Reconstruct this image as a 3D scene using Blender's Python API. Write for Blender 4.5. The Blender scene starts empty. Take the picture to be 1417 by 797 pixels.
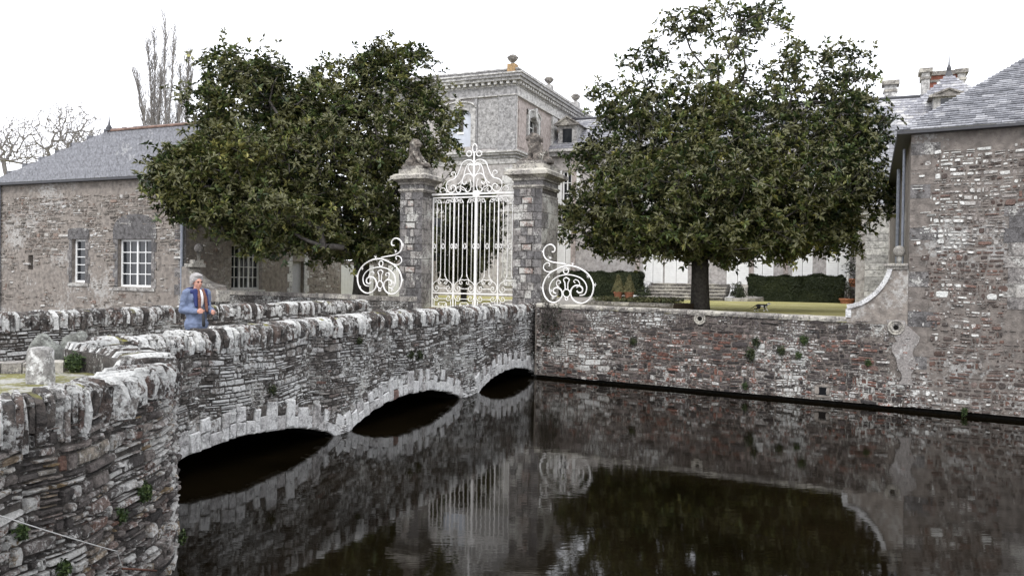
import bpy, bmesh, math, random
import numpy as np
from mathutils import Vector, Matrix, noise as mnoise
R = random.Random(7)
NR = np.random.RandomState(11)
V = Vector
SC = bpy.context.scene
# ---------------------------------------------------------------- camera
F = 1100.0; CX = 708.5; CY = 398.5; EYE = 2.85
pit = math.atan(13.4/F); rol = 0.0150
f0 = V((0, math.cos(pit), -math.sin(pit))); r0 = V((1, 0, 0)); u0_ = V((0, math.sin(pit), math.cos(pit)))
rr = r0*math.cos(rol)+u0_*math.sin(rol); uu = -r0*math.sin(rol)+u0_*math.cos(rol)
CAM = V((0, 0, EYE))
cd = bpy.data.cameras.new('camera'); cam = bpy.data.objects.new('camera', cd); SC.collection.objects.link(cam)
cd.sensor_width = 36; cd.lens = F/1417*36; cd.clip_start = 0.1; cd.clip_end = 3000
M4 = Matrix((rr, uu, -f0)).transposed().to_4x4(); M4.translation = CAM
cam.matrix_world = M4; SC.camera = cam
# ---------------------------------------------------------------- sky, sun, exposure
SUN_EL = math.radians(48); SUN_AZ = math.radians(200)
W = bpy.data.worlds.new('World'); SC.world = W; W.use_nodes = True
wn = W.node_tree; wn.nodes.clear()
sky = wn.nodes.new('ShaderNodeTexSky'); sky.sky_type = 'NISHITA'; sky.sun_disc = False
sky.sun_elevation = SUN_EL; sky.sun_rotation = SUN_AZ; sky.dust_density = 3; sky.air_density = 1.0
mx = wn.nodes.new('ShaderNodeMixRGB'); mx.inputs[0].default_value = 0.93; mx.inputs[2].default_value = (11.4, 11.6, 12.3, 1)
bg = wn.nodes.new('ShaderNodeBackground'); bg.inputs[1].default_value = 0.12
wo = wn.nodes.new('ShaderNodeOutputWorld')
wn.links.new(sky.outputs[0], mx.inputs[1]); wn.links.new(mx.outputs[0], bg.inputs[0]); wn.links.new(bg.outputs[0], wo.inputs[0])
sl = bpy.data.lights.new('sun', 'SUN'); sl.energy = 0.9; sl.angle = math.radians(14); sl.color = (1, .98, .96)
so = bpy.data.objects.new('sun', sl); SC.collection.objects.link(so)
sd = V((math.sin(SUN_AZ)*math.cos(SUN_EL), math.cos(SUN_AZ)*math.cos(SUN_EL), math.sin(SUN_EL)))
so.rotation_euler = sd.to_track_quat('Z', 'Y').to_euler(); so.location = (0, -10, 40)
SC.view_settings.view_transform = 'Standard'; SC.view_settings.look = 'None'; SC.view_settings.gamma = 1
SC.view_settings.exposure = 0.74
SC.cycles.max_bounces = 5; SC.cycles.diffuse_bounces = 3; SC.cycles.glossy_bounces = 3

# ---------------------------------------------------------------- helpers
def ray(px, py):
    return f0 + rr*((px-CX)/F) + uu*(-(py-CY)/F)
def gp(px, py, z):
    d = ray(px, py); return CAM + d*((z-EYE)/d.z)
def dp(px, py, Y):
    d = ray(px, py); return CAM + d*(Y/d.y)
class Face:
    """vertical plane through P along horizontal direction D (to the right), normal towards the viewer"""
    def __init__(s, P, D):
        s.P = V((P[0], P[1], 0)); s.D = V((D[0], D[1], 0)).normalized(); s.N = V((s.D.y, -s.D.x, 0))
    def hit(s, px, py):
        d = ray(px, py); t = (s.P-CAM).dot(s.N)/d.dot(s.N); q = CAM+d*t
        return (q-s.P).dot(s.D), q.z
    def s(s_, px, py): return s_.hit(px, py)[0]
    def z(s_, px, py): return s_.hit(px, py)[1]
    def __call__(s, u, v, d=0): return s.P + s.D*u + s.N*d + V((0, 0, v))
    def off(s, d): return Face(s.P+s.N*d, s.D)
    def perp(s, u): return Face(s(u, 0), -s.N)     # receding plane starting at u

def link(o): SC.collection.objects.link(o); return o
def thing(name, label, cat, loc=(0, 0, 0), group=None):
    o = link(bpy.data.objects.new(name, None)); o.location = loc; o.empty_display_size = .2
    o['label'] = label; o['category'] = cat
    if group: o['group'] = group
    return o
def wloc(o):
    l = V((0, 0, 0))
    while o is not None: l += o.location; o = o.parent
    return l
def mesh_obj(name, vs, fs, mat, parent=None, rnd=None, smooth=False, kind=None, label=None, cat=None, group=None):
    me = bpy.data.meshes.new(name)
    off = wloc(parent) if parent is not None else V((0, 0, 0))
    if parent is None and cat:       # a thing that is one mesh: origin at its base
        a = np.array([tuple(v) for v in vs]); off = V((float(a[:, 0].mean()), float(a[:, 1].mean()), float(a[:, 2].min())))
    me.from_pydata([(v[0]-off[0], v[1]-off[1], v[2]-off[2]) for v in vs], [], fs)
    if rnd is not None:
        at = me.attributes.new('rnd', 'FLOAT', 'POINT'); at.data.foreach_set('value', rnd)
    if smooth: me.polygons.foreach_set('use_smooth', [True]*len(me.polygons))
    me.update(); me.materials.append(mat)
    o = link(bpy.data.objects.new(name, me))
    if parent is not None: o.parent = parent
    elif cat: o.location = off
    if kind: o['kind'] = kind
    if label: o['label'] = label
    if cat: o['category'] = cat
    if group: o['group'] = group
    return o
class MB:
    def __init__(s): s.v = []; s.f = []; s.r = []
    def add(s, vs, fs, r=0.5):
        b = len(s.v); s.v.extend(vs); s.f.extend([tuple(i+b for i in f) for f in fs])
        s.r.extend(r if isinstance(r, list) else [r]*len(vs)); return s
    def box(s, c, ax, ay, az, r=.5, bev=0):
        c = V(c); ax = V(ax); ay = V(ay); az = V(az)
        vs = [c+ax*x+ay*y+az*z for z in (-1, 1) for y in (-1, 1) for x in (-1, 1)]
        return s.add(vs, [(0, 2, 3, 1), (4, 5, 7, 6), (0, 1, 5, 4), (2, 6, 7, 3), (0, 4, 6, 2), (1, 3, 7, 5)], r)
    def fbox(s, S, ua, ub, va, vb, da, db, r=.5):
        """box on a Face: u range, height range, depth range"""
        vs = [S(u, v, d) for d in (da, db) for v in (va, vb) for u in (ua, ub)]
        return s.add(vs, [(0, 2, 3, 1), (4, 5, 7, 6), (0, 1, 5, 4), (2, 6, 7, 3), (0, 4, 6, 2), (1, 3, 7, 5)], r)
    def tube(s, pts, rad, n=6, r=.5, closed=False):
        pts = [V(p) for p in pts]; m = len(pts)
        if m < 2: return s
        rads = rad if isinstance(rad, (list, tuple)) else [rad]*m
        vs = []; fs = []; up = None
        for i, p in enumerate(pts):
            a = pts[max(i-1, 0)]; b = pts[min(i+1, m-1)]
            if closed: a = pts[(i-1) % m]; b = pts[(i+1) % m]
            t = (b-a)
            t = t.normalized() if t.length > 1e-9 else V((0, 0, 1))
            if up is None:
                up = t.orthogonal().normalized()
            else:
                up = (up - t*up.dot(t)); up = up.normalized() if up.length > 1e-6 else t.orthogonal().normalized()
            w = t.cross(up)
            for k in range(n):
                an = 2*math.pi*k/n; vs.append(p+(up*math.cos(an)+w*math.sin(an))*rads[i])
        q = m if closed else m-1
        for i in range(q):
            j = (i+1) % m
            for k in range(n):
                fs.append((i*n+k, i*n+(k+1) % n, j*n+(k+1) % n, j*n+k))
        if not closed:
            fs.append(tuple(range(n-1, -1, -1))); fs.append(tuple((m-1)*n+k for k in range(n)))
        return s.add(vs, fs, r)
    def lathe(s, c, prof, n=16, r=.5, ax=V((1, 0, 0)), ay=V((0, 1, 0)), az=V((0, 0, 1))):
        vs = []; fs = []
        for (q, z) in prof:
            for k in range(n):
                a = 2*math.pi*k/n; vs.append(V(c)+ax*(q*math.cos(a))+ay*(q*math.sin(a))+az*z)
        for i in range(len(prof)-1):
            for k in range(n): fs.append((i*n+k, i*n+(k+1) % n, (i+1)*n+(k+1) % n, (i+1)*n+k))
        fs.append(tuple(range(n-1, -1, -1))); fs.append(tuple((len(prof)-1)*n+k for k in range(n)))
        return s.add(vs, fs, r)
    def build(s, name, mat, parent=None, **k):
        return mesh_obj(name, s.v, s.f, mat, parent, rnd=s.r, **k)

# ---------------------------------------------------------------- materials
def nodes(name):
    m = bpy.data.materials.new(name); m.use_nodes = True; nt = m.node_tree; nt.nodes.clear()
    o = nt.nodes.new('ShaderNodeOutputMaterial'); b = nt.nodes.new('ShaderNodeBsdfPrincipled')
    nt.links.new(b.outputs[0], o.inputs[0]); return m, nt, b
def N(nt, t, **k):
    n = nt.nodes.new(t)
    for a, b in k.items():
        if a.startswith('i'): n.inputs[int(a[1:])].default_value = b
        else: setattr(n, a, b)
    return n
def lk(nt, a, b): nt.links.new(a, b)
def noise(nt, pos, scale, detail=4, rough=.6, sx=None):
    if sx:
        mp = N(nt, 'ShaderNodeMapping'); mp.inputs['Scale'].default_value = sx; lk(nt, pos, mp.inputs[0]); pos = mp.outputs[0]
    n = N(nt, 'ShaderNodeTexNoise'); n.inputs['Scale'].default_value = scale; n.inputs['Detail'].default_value = detail
    n.inputs['Roughness'].default_value = rough; lk(nt, pos, n.inputs['Vector']); return n.outputs[0]
def ramp(nt, fac, stops, interp='LINEAR'):
    r = N(nt, 'ShaderNodeValToRGB'); cr = r.color_ramp; cr.interpolation = interp
    while len(cr.elements) < len(stops): cr.elements.new(.5)
    for e, (p, c) in zip(cr.elements, stops):
        e.position = p; e.color = (c, c, c, 1) if isinstance(c, (int, float)) else (*c, 1)
    lk(nt, fac, r.inputs[0]); return r.outputs[0]
def mix(nt, fac, a, b, mode='MIX'):
    m = N(nt, 'ShaderNodeMixRGB', blend_type=mode)
    for s, x in ((0, fac), (1, a), (2, b)):
        if hasattr(x, 'links'): lk(nt, x, m.inputs[s])
        elif isinstance(x, (int, float)): m.inputs[s].default_value = x if s == 0 else (x, x, x, 1)
        else: m.inputs[s].default_value = (*x, 1)
    return m.outputs[0]
def math_(nt, op, a, b=0.0, clamp=False):
    m = N(nt, 'ShaderNodeMath', operation=op, use_clamp=clamp)
    for s, x in ((0, a), (1, b)):
        if hasattr(x, 'links'): lk(nt, x, m.inputs[s])
        else: m.inputs[s].default_value = x
    return m.outputs[0]
def bump(nt, bs, h, strength=.5, dist=.02):
    b = N(nt, 'ShaderNodeBump'); b.inputs['Strength'].default_value = strength; b.inputs['Distance'].default_value = dist
    lk(nt, h, b.inputs['Height']); lk(nt, b.outputs[0], bs.inputs['Normal'])
def stone_mat(name, pal, lich=(.62, .62, .58), lt=.55, ls=2.0, lfine=22, dark=.5, dt=.5, moss=0.0, bs=.7, rough=.9, brown=0.0, bd=.03, fine=30, stripe=None, own=False):
    """pal: ramp stops by the per-stone number; lt: lichen threshold (high = little)"""
    m, nt, b = nodes(name)
    g = N(nt, 'ShaderNodeNewGeometry'); pos = g.outputs['Position']
    at = N(nt, 'ShaderNodeAttribute', attribute_name='rnd')
    pos0 = pos; va = N(nt, 'ShaderNodeVectorMath', operation='SCALE'); va.inputs[0].default_value = (17, 11, 7); lk(nt, at.outputs['Fac'], va.inputs['Scale'])
    vb = N(nt, 'ShaderNodeVectorMath', operation='ADD'); lk(nt, pos, vb.inputs[0]); lk(nt, va.outputs[0], vb.inputs[1]); pos = vb.outputs[0]
    col = ramp(nt, at.outputs['Fac'], pal, 'LINEAR')
    n1 = noise(nt, pos, fine, 5, .7); col = mix(nt, 1, col, ramp(nt, n1, [(.25, .45), (.75, 1.45)]), 'MULTIPLY')
    nbig = noise(nt, pos0, ls*.45, 3, .5)
    nd = noise(nt, pos, 7, 5, .7, sx=stripe)
    col = mix(nt, math_(nt, 'MULTIPLY', ramp(nt, nd, [(dt-.06, 0), (dt+.12, 1)]), dark), col, (.035, .032, .03))
    nl = noise(nt, pos, lfine, 5, .75); nm = noise(nt, pos0 if not own else pos, ls, 4, .65, sx=stripe)
    s = math_(nt, 'ADD', math_(nt, 'MULTIPLY', nl, .55), math_(nt, 'MULTIPLY', nm, .6))
    s = math_(nt, 'ADD', s, math_(nt, 'MULTIPLY', math_(nt, 'SUBTRACT', at.outputs['Fac'], .5), .13))
    s = math_(nt, 'ADD', s, math_(nt, 'MULTIPLY', math_(nt, 'SUBTRACT', nbig, .5), .35))
    lm = ramp(nt, s, [(lt, 0), (lt+.07, 1)])
    lc = mix(nt, ramp(nt, n1, [(.3, 0), (.7, 1)]), tuple(c*.55 for c in lich), lich)
    if own: lc = mix(nt, 1, lc, ramp(nt, at.outputs['Fac'], [(0, .5), (.35, .95), (.6, .68), (.8, 1.0), (1, .85)]), 'MULTIPLY')
    col = mix(nt, lm, col, lc)
    if moss:
        sp = N(nt, 'ShaderNodeSeparateXYZ'); lk(nt, g.outputs['Normal'], sp.inputs[0])
        mm = math_(nt, 'MULTIPLY', ramp(nt, sp.outputs[2], [(.55, 0), (.85, 1)]), ramp(nt, noise(nt, pos, 1.3, 4, .6), [(.62-moss*.1, 0), (.68-moss*.1, 1)]))
        col = mix(nt, mm, col, mix(nt, nl, (.10, .09, .02), (.26, .25, .07)))
    lk(nt, col, b.inputs['Base Color']); b.inputs['Roughness'].default_value = rough
    b.inputs['Specular IOR Level'].default_value = .25
    bump(nt, b, math_(nt, 'ADD', n1, math_(nt, 'MULTIPLY', noise(nt, pos, 9, 5, .7), 1.3)), bs, bd)
    return m
def plain(name, col, rough=.6, spec=.4, var=.25, scale=8, bs=.1, metal=0, col2=None):
    m, nt, b = nodes(name); g = N(nt, 'ShaderNodeNewGeometry')
    n = noise(nt, g.outputs['Position'], scale, 5, .65)
    c2 = col2 or tuple(c*(1-var*1.6) for c in col)
    lk(nt, ramp(nt, n, [(.3, c2), (.68, col)]), b.inputs['Base Color'])
    b.inputs['Roughness'].default_value = rough; b.inputs['Specular IOR Level'].default_value = spec; b.inputs['Metallic'].default_value = metal
    if bs: bump(nt, b, n, bs, .01)
    return m
SCHIST = [(0, (.08, .07, .062)), (.2, (.155, .14, .128)), (.5, (.25, .228, .208)), (.74, (.31, .288, .265)), (.80, (.17, .095, .075)), (.86, (.36, .34, .33)), (1, (.50, .48, .46))]
REDD = [(0, (.04, .036, .036)), (.3, (.115, .095, .09)), (.5, (.20, .17, .155)), (.52, (.17, .085, .064)), (.84, (.225, .115, .088)), (.9, (.30, .27, .25)), (1, (.46, .44, .41))]
M = dict(
    bridge=stone_mat('bridge_schist', SCHIST, lich=(.72, .72, .70), lt=.555, ls=1.4, lfine=16, dark=.8, dt=.52, bs=1, bd=.04),
    coping=stone_mat('coping_schist', [(0, (.06, .05, .045)), (.3, (.16, .14, .125)), (.55, (.115, .07, .055)), (.7, (.25, .23, .21)), (1, (.40, .39, .37))], lich=(.84, .84, .81), lt=.553, ls=5, lfine=24, dark=.95, dt=.475, moss=.25, bs=1, bd=.04, own=True),
    wing=stone_mat('wing_wall_schist', [(0, (.06, .055, .052)), (.25, (.15, .13, .12)), (.5, (.25, .22, .20)), (.62, (.17, .095, .07)), (.72, (.28, .25, .23)), (.9, (.25, .175, .09)), (1, (.42, .40, .37))], lich=(.66, .65, .62), lt=.56, ls=2.4, lfine=26, dark=.8, dt=.51, bs=1, bd=.04, fine=38),
    moat=stone_mat('moat_wall_stone', REDD, lich=(.66, .66, .63), lt=.595, ls=1.1, lfine=16, dark=.8, dt=.52, bs=.8),
    rbuild=stone_mat('tower_rubble', [(0, (.07, .06, .055)), (.25, (.13, .09, .075)), (.45, (.17, .10, .078)), (.6, (.22, .20, .185)), (.75, (.28, .25, .23)), (1, (.54, .53, .50))], lich=(.78, .78, .74), lt=.575, ls=.8, lfine=12, dark=.45, dt=.54, bs=.7),
    lbuild=stone_mat('pavilion_rubble', [(0, (.13, .115, .10)), (.35, (.25, .225, .195)), (.6, (.25, .18, .145)), (.8, (.40, .375, .335)), (1, (.55, .53, .5))], lich=(.62, .61, .58), lt=.62, ls=.6, lfine=12, dark=.45, dt=.54, bs=.6),
    mort_dark=stone_mat('dark_lime_mortar', [(0, (.10, .09, .08)), (1, (.10, .09, .08))], lt=.60, ls=1.5, dark=.8, dt=.46, bs=1),
    mort_moat=stone_mat('moat_mortar', [(0, (.19, .165, .145)), (1, (.19, .165, .145))], lt=.60, ls=1.2, dark=.6, dt=.5, bs=1),
    plaster=stone_mat('weathered_render', [(0, (.27, .238, .208)), (1, (.27, .238, .208))], lich=(.46, .44, .41), lt=.63, ls=.7, lfine=9, dark=.6, dt=.53, bs=.6, fine=14),
    plaster_r=stone_mat('tower_render', [(0, (.205, .18, .16)), (1, (.205, .18, .16))], lich=(.40, .39, .37), lt=.63, ls=.6, lfine=10, dark=.65, dt=.525, bs=.7, fine=14),
    lime=stone_mat('white_limestone', [(0, (.19, .12, .10)), (.15, (.30, .27, .25)), (.4, (.48, .47, .46)), (1, (.66, .66, .65))], lich=(.8, .8, .78), lt=.60, ls=3, dark=.7, dt=.535, bs=.9),
    ashlar=stone_mat('grey_ashlar', [(0, (.12, .115, .115)), (.35, (.19, .18, .175)), (.6, (.27, .25, .235)), (.93, (.38, .36, .33)), (1, (.27, .15, .12))], lich=(.58, .57, .53), lt=.60, ls=2, dark=.75, dt=.50, bs=.7),
    cap=stone_mat('weathered_cap_stone', [(0, (.17, .155, .14)), (1, (.31, .29, .265))], lich=(.55, .52, .45), lt=.59, ls=2.4, dark=.7, dt=.50, bs=.6, moss=.0),
    lion=stone_mat('lichened_sculpture_stone', [(0, (.15, .13, .115)), (1, (.22, .19, .16))], lich=(.62, .6, .52), lt=.645, ls=3, dark=.8, dt=.46, bs=1, fine=20),
    chst=stone_mat('chateau_limestone', [(0, (.26, .255, .255)), (.5, (.38, .37, .355)), (1, (.56, .545, .52))], lich=(.62, .61, .58), lt=.64, ls=.5, lfine=6, dark=.6, dt=.52, bs=.3, fine=6),
    chwall=stone_mat('chateau_render', [(0, (.36, .34, .325)), (1, (.40, .375, .355))], lich=(.44, .43, .42), lt=.64, ls=.4, lfine=5, dark=.22, dt=.54, bs=.2, fine=5),
    chpink=stone_mat('chateau_warm_render', [(0, (.35, .305, .28)), (1, (.37, .32, .295))], lich=(.58, .52, .48), lt=.68, ls=.4, lfine=5, dark=.2, dt=.55, bs=.2, fine=5),
    orange=stone_mat('orange_lichened_stone', [(0, (.34, .21, .10)), (1, (.36, .25, .13))], lich=(.5, .45, .35), lt=.66, ls=2, dark=.4, dt=.52),
    slate=stone_mat('slate', [(0, (.14, .143, .155)), (.4, (.215, .218, .235)), (.75, (.27, .272, .288)), (1, (.35, .352, .365))], lich=(.42, .42, .42), lt=.68, ls=.8, lfine=6, dark=.5, dt=.57, bs=.25, rough=.45, fine=12),
    slate_old=stone_mat('lichened_slate', [(0, (.20, .20, .22)), (.5, (.27, .27, .29)), (1, (.36, .36, .37))], lich=(.55, .54, .52), lt=.62, ls=1.2, lfine=8, dark=.5, dt=.54, bs=.3, rough=.6, fine=10),
    iron=plain('white_painted_iron', (.84, .84, .82), .5, .4, .06, 9, .1, 0, (.66, .63, .60)),
    whitep=plain('white_painted_wood', (.82, .82, .80), .5, .4, .08, 6, .05),
    woodfr=plain('grey_white_window_paint', (.66, .66, .64), .5, .4, .2, 9, .05),
    dark=plain('dark_interior', (.012, .012, .014), .9, .1, .2, 4, 0),
    algae_shade=plain('wet_algae_and_shade', (.010, .009, .007), .85, .15, .4, 12, .4),  # near-black base holds wet algae plus painted shade of vaults and footing
    zinc=plain('zinc_pipe', (.27, .29, .33), .45, .5, .25, 12, .05, .3),
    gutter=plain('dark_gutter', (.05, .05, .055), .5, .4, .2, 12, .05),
    terra=plain('terracotta', (.42, .18, .10), .8, .3, .3, 12, .2),
    brick=plain('red_brick', (.30, .12, .085), .85, .2, .35, 7, .2),
    rust=plain('rusty_iron', (.13, .06, .04), .85, .3, .4, 30, .4),
    soil=plain('soil', (.08, .06, .045), .95, .1, .4, 10, .6),
    cable=plain('pale_cable', (.6, .6, .58), .6, .3, .1, 30, .05),
)
def glass_mat():
    m, nt, b = nodes('window_glass'); b.inputs['Base Color'].default_value = (.015, .017, .02, 1); b.inputs['Roughness'].default_value = .06
    g = N(nt, 'ShaderNodeNewGeometry'); bump(nt, b, noise(nt, g.outputs['Position'], 3, 2, .5), .15, .02); return m
M['glass'] = glass_mat()
def water_mat():
    m, nt, b = nodes('moat_water'); g = N(nt, 'ShaderNodeNewGeometry'); pos = g.outputs['Position']
    lk(nt, ramp(nt, noise(nt, pos, .35, 4, .6), [(.35, (.002, .0015, .0006)), (.7, (.006, .0042, .002))]), b.inputs['Base Color'])
    b.inputs['Roughness'].default_value = .035; b.inputs['IOR'].default_value = 1.33
    n1 = noise(nt, pos, 1.0, 3, .55, sx=(2.2, 5.5, 1)); n2 = noise(nt, pos, 1.0, 2, .5, sx=(.5, 1.3, 1)); n3 = noise(nt, pos, 1.0, 2, .5, sx=(9, 22, 1))
    h = math_(nt, 'ADD', math_(nt, 'MULTIPLY', n1, .5), math_(nt, 'ADD', math_(nt, 'MULTIPLY', n2, .8), math_(nt, 'MULTIPLY', n3, .10)))
    bump(nt, b, h, .05, .03); return m
M['water'] = water_mat()
def grass_mat():
    m, nt, b = nodes('dry_lawn'); g = N(nt, 'ShaderNodeNewGeometry'); pos = g.outputs['Position']
    c = ramp(nt, noise(nt, pos, .45, 6, .75), [(.3, (.25, .24, .09)), (.5, (.37, .34, .14)), (.7, (.46, .42, .23))])
    c = mix(nt, 1, c, ramp(nt, noise(nt, pos, 30, 4, .7), [(.3, .6), (.7, 1.2)]), 'MULTIPLY')
    lk(nt, c, b.inputs['Base Color']); b.inputs['Roughness'].default_value = .95; b.inputs['Specular IOR Level'].default_value = .1
    bump(nt, b, noise(nt, pos, 40, 4, .7), .8, .04); return m
M['lawn'] = grass_mat()
M['moss'] = stone_mat('mossy_ground', [(0, (.20, .19, .07)), (1, (.2, .19, .07))], lich=(.46, .45, .41), lt=.55, ls=2.2, lfine=9, dark=.6, dt=.55, bs=1)
M['road'] = plain('gravel_road', (.30, .28, .25), .95, .1, .3, 14, .8)
def leaf_mat(name, pal, rough=.32, spec=.5, back=None, trans=.12):
    m, nt, b = nodes(name)
    at = N(nt, 'ShaderNodeAttribute', attribute_name='rnd'); c = ramp(nt, at.outputs['Fac'], pal)
    if back:
        g = N(nt, 'ShaderNodeNewGeometry'); c = mix(nt, g.outputs['Backfacing'], c, back)
    lk(nt, c, b.inputs['Base Color']); b.inputs['Roughness'].default_value = rough; b.inputs['Specular IOR Level'].default_value = spec
    return m
M['magnolia'] = leaf_mat('magnolia_leaf', [(0, (.008, .013, .006)), (.3, (.022, .038, .014)), (.55, (.062, .090, .028)), (.8, (.15, .18, .055)), (1, (.33, .31, .10))], .42, .38, (.085, .085, .03))
M['hedge'] = leaf_mat('hedge_leaf', [(0, (.010, .016, .006)), (.6, (.028, .038, .013)), (1, (.065, .075, .028))], .6, .3)
M['greygreen'] = leaf_mat('grey_green_leaf', [(0, (.06, .075, .04)), (.6, (.13, .14, .07)), (1, (.24, .22, .11))], .7, .2)
M['tuft'] = leaf_mat('wall_plant_leaf', [(0, (.015, .028, .008)), (.6, (.035, .06, .016)), (1, (.08, .11, .03))], .6, .3)
M['bark'] = plain('grey_bark', (.12, .11, .10), .9, .2, .4, 9, .6, 0, (.035, .03, .028))
M['bark_dark'] = plain('dark_trunk_bark', (.075, .068, .06), .9, .2, .4, 11, 1.0, 0, (.018, .016, .014))
M['bare'] = plain('bare_branch_bark', (.26, .245, .24), .95, .1, .3, 5, .2)

# ---------------------------------------------------------------- stone pieces
def stone_geo(S, ua, ub, va, vb, proud, gap=.008, n=8, depth=.03, rg=None):
    rg = rg or R
    w = (ub-ua)/2-gap; h = (vb-va)/2-gap; cu = (ua+ub)/2; cv = (va+vb)/2
    if w < .006 or h < .004: return None
    vs = []; out = []
    q = min(w, h); n = 8
    for (sx, sy) in ((1, 0), (1, 1), (0, 1), (-1, 1), (-1, 0), (-1, -1), (0, -1), (1, -1)):
        cut = rg.uniform(0, .45)*q if sx and sy else 0
        jx = rg.uniform(-.16, .10)*q; jy = rg.uniform(-.20, .10)*q
        ox = sx*(w+jx-cut*.8) if sx else rg.uniform(-.5, .5)*w; oy = sy*(h+jy-cut*.4) if sy else rg.uniform(-.3, .3)*h
        out.append((ox, oy))
    tu = rg.uniform(-.3, .3)*proud/max(w, .02); tv = rg.uniform(-.35, .35)*proud/max(h, .02)
    b1 = min(.55, .008/h+.05)
    for (x, y) in out: vs.append(S(cu+x, cv+y, -depth))
    for (x, y) in out:
        vs.append(S(cu+x*(1-b1*.3), cv+y*(1-b1*.4), proud*.6+(tu*x+tv*y)*.6))
    for (x, y) in out:
        vs.append(S(cu+x*(1-b1*.8-.02), cv+y*(1-b1), proud+tu*x+tv*y+rg.uniform(-.12, .12)*proud))
    vs.append(S(cu, cv, proud*rg.uniform(.95, 1.15)))
    fs = []
    for a in (0, n):
        for i in range(n): fs.append((a+i, a+(i+1) % n, a+n+(i+1) % n, a+n+i))
    for i in range(n): fs.append((2*n+i, 2*n+(i+1) % n, 3*n))
    return vs, fs
def rubble_rects(ua, ub, va, vb, H, Wd, rg=None):
    rg = rg or R
    out = []; v = va
    while v < vb:
        h = H*rg.uniform(.65, 1.5); u = ua-rg.random()*Wd
        while u < ub:
            w = Wd*rg.choice((.5, .8, 1, 1.2, 1.7, 2.2))*rg.uniform(.8, 1.2)
            k = rg.choice((1, 2, 2, 3, 3, 4)) if h > H*.9 else rg.choice((1, 1, 2, 2, 3))
            cuts = [0]+sorted(rg.uniform(.18, .82) for _ in range(k-1))+[1]
            for a, b in zip(cuts, cuts[1:]):
                if b-a < .08: continue
                m = 1 if rg.random() < .5 else 2
                cc = [0]+([rg.uniform(.3, .7)] if m == 2 else [])+[1]
                for c, d in zip(cc, cc[1:]):
                    out.append((max(u+w*c, ua), min(u+w*d, ub), v+h*a, min(v+h*b, vb)))
            u += w
        v += h
    return [r for r in out if r[1]-r[0] > .03 and r[3]-r[2] > .012]
def proj_size(P, area): return area/((P-CAM).length_squared)
def lay(stones, parent, mat, name, limit, stuffname='rubble', smooth=False, matf=None):
    """stones: list of (size, verts, faces, rnd). the largest become objects of their own"""
    stones.sort(key=lambda s: -s[0])
    for s in stones[:limit]:
        mesh_obj(name, s[1], s[2], s[4] if len(s) > 4 else mat, parent, rnd=[s[3]]*len(s[1]), smooth=smooth)
    groups = {}
    for s in stones[limit:]:
        mm = s[4] if len(s) > 4 else mat
        groups.setdefault(mm.name, (mm, MB()))[1].add(s[1], s[2], s[3])
    for mm, mb in groups.values(): mb.build(stuffname, mm, parent, smooth=smooth, kind='stuff')
def wall_stones(S, ua, ub, va, vb, H, Wd, keep=None, proud=(.01, .04), gap=.008, rndf=None, wob=.03, n=8, wl=1.7):
    out = []; ph = R.random()*9
    def S2(u, v, d=0): return S(u, v+wob*math.sin(u*wl+ph)*math.sin(v*1.3+ph)+wob*.5*math.sin(u*5+ph*2), d)
    for (a, b, c, d) in rubble_rects(ua, ub, va, vb, H, Wd):
        cu, cv = (a+b)/2, (c+d)/2
        pr = R.uniform(*proud)
        if keep:
            k = keep(cu, cv, a, b, c, d)
            if k is False or k is None: continue
            if k is not True: pr = pr*k
        g = stone_geo(S2, a, b, c, d, pr, gap, n)
        if g: out.append((proj_size(S(cu, cv), (b-a)*(d-c)), g[0], g[1], rndf(cu, cv) if rndf else R.random()))
    return out
def sheet(name, S, us, vs_, mat, parent=None, d=0.0, jit=.0, **k):
    vs = [S(u, v, d+(R.uniform(-jit, jit) if jit else 0)) for u in us for v in (vs_(u) if callable(vs_) else vs_)]
    m = len(vs_(us[0])) if callable(vs_) else len(vs_)
    fs = [(i*m+j, (i+1)*m+j, (i+1)*m+j+1, i*m+j+1) for i in range(len(us)-1) for j in range(m-1)]
    return mesh_obj(name, vs, fs, mat, parent, rnd=[.5]*len(vs), **k)
def lin(a, b, n): return [a+(b-a)*i/(n-1) for i in range(n)]
def slab_geo(O, I, T, h0, h1, th, rg=R):
    """edge-set coping slab: O outer foot, I inner foot (horizontal points), T tangent, z from h0 to h1, thickness th"""
    O = V(O); I = V(I); A = (I-O); wd = A.length; A.normalize()
    r = min(.09, wd*.2); hz = h1-h0
    po = rg.uniform(-.03, .02)
    prof = [(po+rg.uniform(-.015, .01), 0), (po-.01+rg.uniform(-.03, .01), hz*.5), (-.005+rg.uniform(-.02, .015), hz-r), (r*.35, hz-r*.3), (r*1.1, hz+rg.uniform(-.012, .012)), (wd*.5, hz+rg.uniform(-.01, .02)),
            (wd-r, hz+rg.uniform(-.012, .01)), (wd-.01, hz-r), (wd, 0)]
    vs = []; n = len(prof); lean = rg.uniform(-.12, .12)
    for (t, inset) in ((-.47, .03), (-.33, .002), (.33, .002), (.47, .03)):
        for (x, z) in prof:
            xx = x + (inset if x < wd*.4 else -inset); zz = z-(inset if z > hz*.6 else 0)
            if z == 0: zz = rg.uniform(-.01, .01)
            vs.append(O+A*xx+T*(t*th+lean*z*.5+rg.uniform(-.004, .004))+V((0, 0, h0+zz)))
    fs = [(i*n+j, i*n+j+1, (i+1)*n+j+1, (i+1)*n+j) for i in range(3) for j in range(n-1)]
    fs += [tuple(range(n-1, -1, -1)), tuple(3*n+j for j in range(n))]
    return vs, fs

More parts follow.
